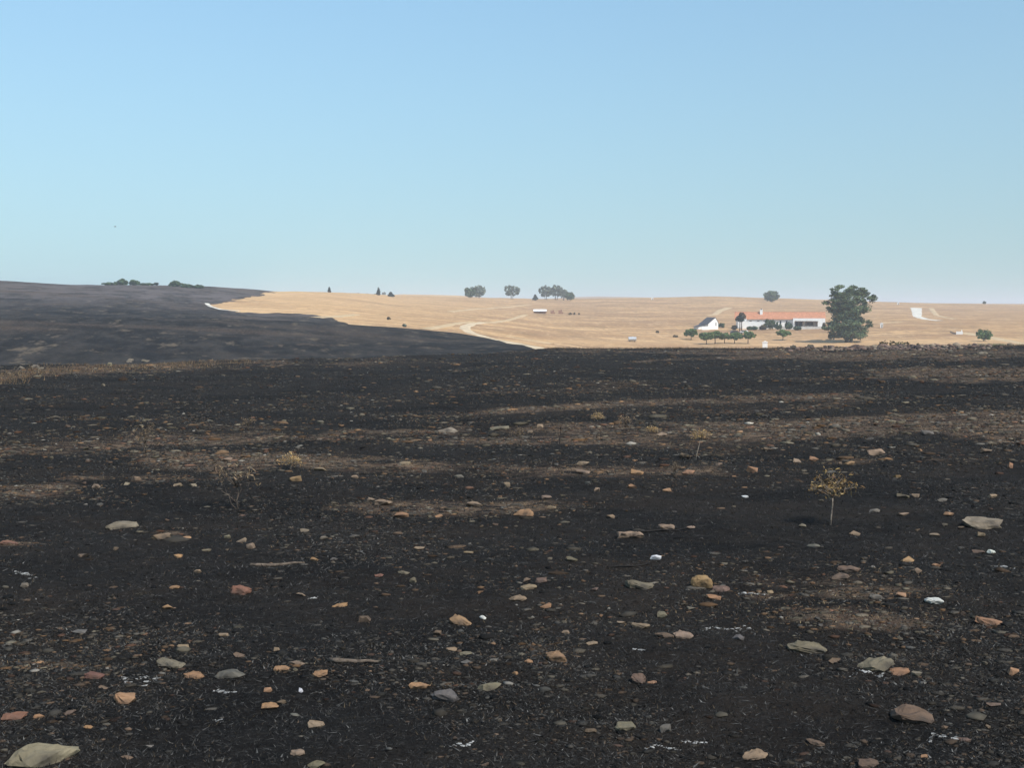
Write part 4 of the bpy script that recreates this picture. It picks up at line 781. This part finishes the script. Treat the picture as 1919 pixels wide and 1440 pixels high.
def cover_patch(n):
    x = np.clip(RNG.normal(1862, 26, n), 1815, 1925); r = RNG.uniform(330, 400, n); a = dirs(x, 640)[0]; X, Y = r*np.sin(a), r*np.cos(a); return X, Y, height(X, Y), r, np.ones(n)
blades('green_ground_cover', 5000, lambda r, n: RNG.uniform(.3, 1.0, n), lambda r, n: RNG.uniform(.12, .3, n), 0, 0, 0, lambda s, n: pick([(0.07, 0.11, 0.04), (0.12, 0.14, 0.06), (0.2, 0.18, 0.09)], [4, 3, 2], n), 'patch of green weeds around the round tree at far right', (0, .8), patch=cover_patch)
# scorched thicket on the crest
for i, (x, w, h, col) in enumerate([(1656, 17, 15, 'conifer'), (1672, 16, 13, 'conifer'), (1688, 15, 12, 'dark'), (1700, 14, 11, 'conifer'), (1722, 9, 8, 'conifer'), (1640, 13, 6, 'brown'), (1612, 12, 5, 'brown')]):
    r = ip(x, CREST, 1)*1.0; p = at(x, r); Hh = S(0, r, h); k = w/h
    tree('thorn_shrub', p, Hh, [(0, 0, .55, .45*k, .4*k, .42), (-.25*k, 0, .4, .25*k, .3*k, .34), (.25*k, 0, .4, .25*k, .3*k, .34)], .06, 260, col,
         ['leftmost dark thorn shrub of the crest thicket', 'second dark thorn shrub of the crest thicket', 'third and greener thorn shrub of the crest thicket', 'fourth dark thorn shrub of the crest thicket',
          'small separate dark thorn shrub right of the crest thicket', 'brown dead shrub left of the crest thicket', 'brown dead shrub at the foot of the tall tree'][i], 'shrub', 'scorched shrubs on the crest', trunk=.06, fork=.1, clumps=26, seed=600+i, bark='twig')
# rubble on the crest
def rubble(n):
    x = RNG.normal(1680, 85, n); r = ip(x, CREST, 1)*RNG.uniform(.84, 1.01, n); a = dirs(x, 650)[0]; X, Y = r*np.sin(a), r*np.cos(a); return X, Y, height(X, Y), r, np.ones(n)
X, Y, Z, r, s = rubble(1100); n = len(X); sz = RNG.lognormal(math.log(.10), .45, n); V = ICO_V[None]*RNG.uniform(.7, 1.15, (n, 12, 1))*np.stack([sz*1.3, sz, sz*.8], -1)[:, None]+np.stack([X, Y, Z+sz*.3], -1)[:, None]
tag(link('rubble', mesh_np('rubble', V.reshape(-1, 3), (ICO_F[None]+(np.arange(n)*12)[:, None, None]).reshape(-1, 3), np.repeat(pick([(0.16, 0.11, 0.09), (0.24, 0.19, 0.14), (0.09, 0.07, 0.065)], [4, 2, 3], n), 12, 0)), M['pebble']), 'pinkish brown rubble heaped along the right crest of the field', 'rubble', kind='stuff')

# ------------------------------------------------------------------ the farmhouse (a quarter metre to a pixel at this distance)
HR = 515; hp = at(1465, HR); az0 = math.atan2(hp.x, hp.y); PPM = HR/F
farm = empty('farmhouse', hp, -az0); tag(farm, 'long low whitewashed farmhouse with terracotta roof and white chimney', 'house')
def hx(px): return (px-1465)*PPM
def hz(py): return EYE+math.hypot(hp.x, hp.y)*float(dirs(1465, py)[1])-hp.z
Z0 = -1.2
mw = MB().box(hx(1383), hx(1540), 1.0, 8.0, Z0, hz(598)).build('main_wall', M['white'], farm)
# gable ends
for nm, xa, xb in (('gable', hx(1383), hx(1383)+.35), ('gable', hx(1540)-.35, hx(1540))):
    MB().prismx([(1.0, hz(598)+.002), (8.0, hz(598)+.002), (4.5, hz(586.5))], xa, xb).build(nm, M['white'], farm)
def roof_sheet(name, x0, x1, ya, za, yb2, zb, m, parent, pitch=.24):
    """a tiled slope: rounded tile courses running down it"""
    n = max(2, int((x1-x0)/pitch)); mb = MB(); th = .12; vs = []; fs = []
    for i in range(n*4+1):
        x = x0+(x1-x0)*i/(n*4); b = .05*abs(math.sin(i*math.pi/4)); vs += [(x, ya, za+b), (x, yb2, zb+b), (x, ya, za-th), (x, yb2, zb-th)]
    for i in range(n*4):
        a = i*4; b = a+4; fs += [(a, b, b+1, a+1), (a+2, a+3, b+3, b+2), (a, a+2, b+2, b), (a+1, b+1, b+3, a+3)]
    fs += [(0, 1, 3, 2), (n*16, n*16+2, n*16+3, n*16+1)]
    mb.add(vs, fs); return mb.build(name, m, parent)
rz = hz(585.6)
roof_sheet('roof_slope', hx(1380), hx(1541.5), .3, hz(598.5), 4.5, rz, M['terracotta'], farm)
roof_sheet('roof_slope', hx(1380), hx(1541.5), 8.6, hz(598.5), 4.5, rz, M['terracotta'], farm)
ridge = MB(); ridge.tube([(hx(1380), 4.5, rz+.03), (hx(1541.5), 4.5, rz+.03)], .13, 8); ridge.build('ridge_tiles', M['terracotta'], farm)
ch = MB().box(hx(1425.6), hx(1430.4), 3.0, 4.1, hz(592), hz(581)).build('chimney', M['white'], farm); MB().box(hx(1425.1), hx(1430.9), 2.9, 4.2, hz(581)+.003, hz(580.2)).build('cap', M['white'], ch); MB().box(hx(1426.6), hx(1429.4), 3.2, 3.9, hz(580.2)+.003, hz(579)).build('flue', M['dark'], ch)
# windows and doors of the shaded front
for a, b in ((1407, 1411), (1421, 1425), (1432, 1436), (1461, 1464), (1472, 1475)):
    w_ = MB().box(hx(a), hx(b), .955, 1.02, hz(607.5), hz(601.5)).build('window', M['dark'], farm)
    MB().box(hx(a)-.12, hx(b)+.12, .90, .954, hz(608.2), hz(607.5)-.003).build('sill', M['white'], w_)
MB().box(hx(1450), hx(1453.6), .955, 1.02, hz(614), hz(602)).build('door', M['wood'], farm)
# left front room
MB().box(hx(1387), hx(1402), -1.6, .998, Z0, hz(596)).build('left_room_wall', M['white'], farm)
roof_sheet('left_room_roof', hx(1386), hx(1403), -1.9, hz(596)+.05, .29, hz(596)+.62, M['terracotta'], farm)
# right wing with shaded veranda
wx0, wx1 = hx(1484.5), hx(1540.3); zt = hz(596.6); zo = hz(601.6)
wing = MB(); wing.box(wx0, wx1, -3.2, -2.9, zo, zt); wing.box(wx0, hx(1488), -3.2, -2.9, Z0, zo); wing.box(hx(1527.5), wx1, -3.2, -2.9, Z0, zo); wing.box(wx0, wx0+.3, -2.9, .998, Z0, zt); wing.box(wx1-.3, wx1, -2.9, .998, Z0, zt)
wing.build('wing_wall', M['white'], farm)
roof_sheet('wing_roof', wx0-.1, wx1+.1, -2.85, zt-.15, .29, zt+.1, M['terracotta'], farm)
for x in (1494.5, 1501, 1507.5, 1514, 1520.5): MB().box(hx(x)-.1, hx(x)+.1, -3.15, -2.95, Z0, zo-.004).build('veranda_post', M['wood'], farm)
for i in range(20):
    x = hx(1488.5)+i*(hx(1527)-hx(1488.5))/19; MB().box(x-.05, x+.05, -4.4, -3.204, zo-.12, zo-.02).build('pergola_rafter', M['wood'], farm)
MB().box(hx(1487), hx(1528), -4.5, -4.404, zo-.3, zo-.12).build('pergola_beam', M['wood'], farm)
for x in (1487.5, 1507, 1526.5): MB().box(hx(x)-.09, hx(x)+.09, -4.5, -4.32, Z0, zo-.304).build('pergola_post', M['wood'], farm)
MB().box(hx(1489), hx(1501), .94, .997, hz(613), hz(603)).build('door', M['dark'], farm); MB().box(hx(1506), hx(1520), .94, .997, hz(610), hz(603.5)).build('window', M['dark'], farm)
# garden walls
def wall_thing(name, x0, x1, y, z0, z1, label, m, cap=True):
    r_ = empty(name, hp, -az0); tag(r_, label, 'wall'); w_ = MB().box(hx(x0), hx(x1), y-.15, y+.15, z0, z1).build('masonry', m, r_)
    MB().box(hx(x0)-.04, hx(x1)+.04, y-.2, y+.2, z1+.003, z1+.09).build('coping', m, r_); return r_
wall_thing('patio_wall', 1393, 1441, -3.4, Z0, hz(603), 'bright white patio wall before the left half of the farmhouse', M['white'])
wall_thing('garden_wall', 1455, 1546, -6.6, -1.6, hz(612), 'low pale boundary wall before the right half of the farmhouse', M['white_dull'])
wall_thing('garden_wall', 1404, 1434, -6.0, -1.6, hz(613), 'low dull boundary wall below the hedge of the farmhouse', M['white_dull'])

# ------------------------------------------------------------------ the small barn
bp_ = at(1337, 505); barn = empty('barn', bp_, -math.atan2(bp_.x, bp_.y)+math.radians(24)); tag(barn, 'small white gabled barn with dark grey roof left of the farmhouse', 'barn')
q = 505/F; zb = lambda py: EYE+505*float(dirs(1337, py)[1])-bp_.z
ze, za = zb(607.5), zb(595.8); gx0, gx1 = -2.6, 2.3; Lb_ = 9.0
MB().prism([(gx0, -1), (gx1, -1), (gx1, ze+.4), (.9, za), (gx0, ze)], 0, .35).build('gable_wall', M['white'], barn)
MB().box(gx0+.003, gx0+.35, .353, Lb_, -1, ze-.2).build('side_wall', M['white'], barn); MB().box(gx1-.35, gx1-.003, .353, Lb_, -1, ze+.15).build('side_wall', M['white'], barn)
MB().prism([(gx0, -1), (gx1, -1), (gx1, ze+.4), (.9, za), (gx0, ze)], Lb_+.003, Lb_+.35).build('gable_wall', M['white'], barn)
MB().prism([(gx0-.5, ze-.28), (gx0-.5, ze-.14), (.9, za+.17), (.9, za+.03)], -.12, Lb_+.5).build('roof_slope', M['slate'], barn)
MB().prism([(gx1+.3, ze+.14), (.9, za+.03), (.9, za+.172), (gx1+.3, ze+.28)], -.12, Lb_+.5).build('roof_slope', M['slate'], barn)
MB().box(1.0, 1.35, -.03, .04, zb(611), zb(604.5)).build('slit_window', M['dark'], barn)
# lean-to on its left and the white yard wall
MB().box(-5.8, gx0-.05, 3.5, 8.6, -1, zb(612)).build('lean_to_wall', M['white'], barn); MB().prism([(-6.2, zb(613.4)), (-6.2, zb(612.7)), (gx0-.06, zb(608)), (gx0-.06, zb(608.8))], 3.2, 8.9).build('lean_to_roof', M['slate'], barn)
MB().box(-6.0, gx0-.004, -1.0, -.7, -1.5, zb(611.8)).build('yard_wall', M['white'], barn)

# ------------------------------------------------------------------ vehicles and small farm things
def car(x, r, paint, label, rot):
    p = at(x, r); root = empty('parked_car', p, -math.atan2(p.x, p.y)+rot); tag(root, label, 'car', 'cars parked by the farmhouse')
    b = MB().prism([(-2.0, .3), (2.0, .3), (2.05, .75), (1.2, .92), (.75, 1.42), (-1.1, 1.45), (-1.85, .98), (-2.05, .8)], -.8, .8).build('body', paint, root)
    for s in (-1, 1):
        MB().prism([(1.02, .95), (.68, 1.36), (-.1, 1.38), (-.1, .95)], s*.805-.004, s*.805+.004).build('side_window', M['glass'], root); MB().prism([(-.2, .95), (-.2, 1.38), (-1.05, 1.38), (-1.6, .97)], s*.805-.004, s*.805+.004).build('side_window', M['glass'], root)
        for wx in (-1.25, 1.3): MB().tube([(wx, s*.62, .31), (wx, s*.84, .31)], .31, 12).build('wheel', M['rubber'], root)
    return root
car(1378, 470, M['paint_dark'], 'dark car parked left of the thick bare trunk by the farmhouse', math.radians(10))
car(1396, 472, M['paint_white'], 'white car parked right of the thick bare trunk by the farmhouse', math.radians(-12))
def hut(name, x, r, w, h, d, label, roof=True, door=True):
    p = at(x, r); root = empty(name, p, -math.atan2(p.x, p.y)); tag(root, label, name.split('_')[-1]); MB().box(-w/2, w/2, 0, d, -.6, h).build('wall', M['white'], root)
    if roof: MB().prism([(-w/2-.15, h+.003), (w/2+.15, h+.003), (0, h+w*.28)], -.15, d+.15).build('roof', M['white'], root)
    if door: MB().box(-w*.05, w*.3, -.02, .05, 0, h*.7).build('door', M['wood'], root)
    return root
hut('well_hut', 1434, 388, 1.7, 2.1, 1.6, 'small white well hut just behind the burnt crest below the farmhouse', True, False)
hut('white_hut', 1652, 500, 1.1, 2.0, 1.4, 'tiny white hut right of the tall tree')
hut('white_hut', 1682, 1000, 1.7, 1.5, 1.7, 'tiny white hut far off under the right skyline')
hut('white_hut', 1222, 980, 1.8, 1.7, 1.8, 'tiny white hut far off near the skyline at centre right')
p = hit(1798, 627, 300)[0]; tr = empty('stone_trough', p, -math.atan2(p.x, p.y)); tag(tr, 'white water trough with dark sloping ramp at the far right', 'trough')
mb = MB(); mb.box(-1.2, 1.2, 0, .25, -.3, 1.1); mb.box(-1.2, 1.2, 1.35, 1.6, -.3, 1.1); mb.box(-1.2, -.95, .253, 1.347, -.3, 1.1); mb.box(.95, 1.2, .253, 1.347, -.3, 1.1); mb.build('basin', M['white'], tr)
MB().prism([(-1.22, -.3), (-1.22, .5), (-3.4, 1.2), (-3.4, .6)], .1, 1.4).build('ramp', M['wood'], tr); MB().box(.6, .9, 1.7, 2.0, -.3, 1.7).build('pillar', M['white'], tr)
# water tank
p, r = hit(1185, 641, 250); tk = empty('water_tank', p, -math.atan2(p.x, p.y)); tag(tk, 'grey cylindrical metal water tank lying alone on the golden plain', 'tank')
s = r/F; mb = MB(); hl, rad = 8*s*.95, 4.0*s; mb.tube([(-hl, 0, rad*1.3), (-hl*.92, 0, rad*1.3), (hl*.92, 0, rad*1.3), (hl, 0, rad*1.3)], [rad*.7, rad, rad, rad*.7], 16); mb.build('tank_body', M['steel'], tk, False)
for x in (-hl*.6, hl*.6): MB().box(x-.12, x+.12, -rad*.8, rad*.8, -.3, rad*.75).build('cradle', M['wood'], tk)
MB().tube([(0, 0, rad*2.28), (0, 0, rad*2.45)], .22, 10).build('hatch', M['steel'], tk)
# open shed with white roof, and ruined walls beside it
p, r = hit(1012, 588, 400); s = r/F; sh = empty('open_shed', p, -math.atan2(p.x, p.y)); tag(sh, 'long low open shed with a white roof on the golden slope', 'shed')
hw = 12.5*s; MB().prismx([(-.3, 4.4*s), (3.2, 7.6*s), (3.2, 7.9*s), (-.3, 4.7*s)], -hw, hw).build('roof', M['white'], sh); MB().box(-hw+.1, hw-.1, 2.7, 3.0, -.4, 7.0*s).build('back_wall', M['brick'], sh)
for i in range(6): x = -hw+.25+i*(2*hw-.5)/5; MB().box(x-.11, x+.11, -.1, .12, -.4, 4.35*s).build('post', M['brick'], sh)
for i, (x, w, h, lab) in enumerate([(1036, 9, 7.5, 'broken reddish wall right of the white roofed shed'), (1051, 9, 8.5, 'crumbling pinkish wall standing apart right of the shed')]):
    p, r = hit(x, 588.5, 400); s = r/F; rw = empty('ruined_wall', p, -math.atan2(p.x, p.y)); tag(rw, lab, 'ruin', 'ruined walls by the shed'); w2 = w*s/2; hh = h*s
    MB().prism([(-w2, -.4), (w2, -.4), (w2, hh*.35), (w2*.6, hh*.4), (w2*.5, hh*.9), (w2*.1, hh), (-w2*.3, hh*.7), (-w2, hh*.8)], 0, .5).build('front_wall', M['brick'], rw); MB().box(-w2, -w2+.45, .503, 2.6, -.4, hh*.7).build('side_wall', M['brick'], rw)
for i, (x, w, h, lab) in enumerate([(1068, 10, 5, 'low olive bush right of the ruined walls'), (1076, 6, 5, 'round dark bush between two others near the ruined walls'), (1085, 4, 4, 'smallest bush farthest right of the ruined walls'), (1424/1.0*0+728, 9, 5, 'rust brown bush at the foot of the golden hill'), (758, 10, 6, 'grey green bush at the edge of the second burnt hill')]):
    p, r = hit(x, 590.5 if x > 900 else (599.5 if x < 750 else 613), 285); Hh = h*r/F; k2 = w/h
    tree('field_bush', p, Hh, [(0, 0, .5, .45*k2, .4*k2, .45), (.2*k2, 0, .4, .28*k2, .3*k2, .34)], .25, 300, 'grey' if 'grey green' in lab else 'brown', lab, 'bush', 'bushes on the golden slope', fork=.1, clumps=20, seed=700+i)

# ------------------------------------------------------------------ a bird in the sky
a_, t_e = dirs(216, 425); br = 110.0; bird = empty('bird', (br*math.sin(float(a_)), br*math.cos(float(a_)), EYE+br*float(t_e)), .5); bird.scale = (.7, .7, .7); tag(bird, 'tiny dark bird gliding in the sky at left', 'bird')
bb = MB(); bb.tube([(-.16, 0, 0), (-.08, 0, .01), (.03, 0, .01), (.1, 0, 0), (.13, 0, -.01)], [.008, .03, .035, .02, .006], 8); bb.add([(-.14, -.01, 0), (-.14, .01, 0), (-.24, .05, 0), (-.24, -.05, 0)], [(0, 1, 2, 3)]); bb.build('body', M['charred'], bird, True)
for sgn in (-1, 1):
    wv = []
    for t, z, ch_ in ((0, 0, .11), (.3, .05, .11), (.65, .07, .09), (1, .04, .02)): wv += [(.05-.03*t, sgn*t*.32, z), (.05-ch_-.05*t, sgn*t*.32, z-.004), (.04-ch_*.5-.03*t, sgn*t*.32, z+.012)]
    wf = [];
    for i in range(3):
        a = i*3; wf += [(a, a+3, a+5, a+2), (a+2, a+5, a+4, a+1), (a+1, a+4, a+3, a)]
    w_ = MB(); w_.add(wv, wf); w_.build('wing', M['charred'], bird)

# ------------------------------------------------------------------ the hot hazy air
hm = bpy.data.materials.new('haze'); hm.use_nodes = True; nt = hm.node_tree; nt.nodes.clear(); out = nt.nodes.new('ShaderNodeOutputMaterial'); pv = nt.nodes.new('ShaderNodeVolumePrincipled')
pv.inputs['Color'].default_value = (0.86, 0.92, 1.0, 1); pv.inputs['Density'].default_value = 0.00030; pv.inputs['Anisotropy'].default_value = 0.0; nt.links.new(pv.outputs[0], out.inputs['Volume'])
zmin = float(ZG.min())-1.5; zmax = float(max(ZG[:, :].max(), EYE))+16
hz_ = MB().box(-9400, 9400, -9400, 9400, zmin, zmax).build('haze', hm); tag(hz_, 'thin bluish heat haze lying over the whole plain', 'haze', kind='stuff')
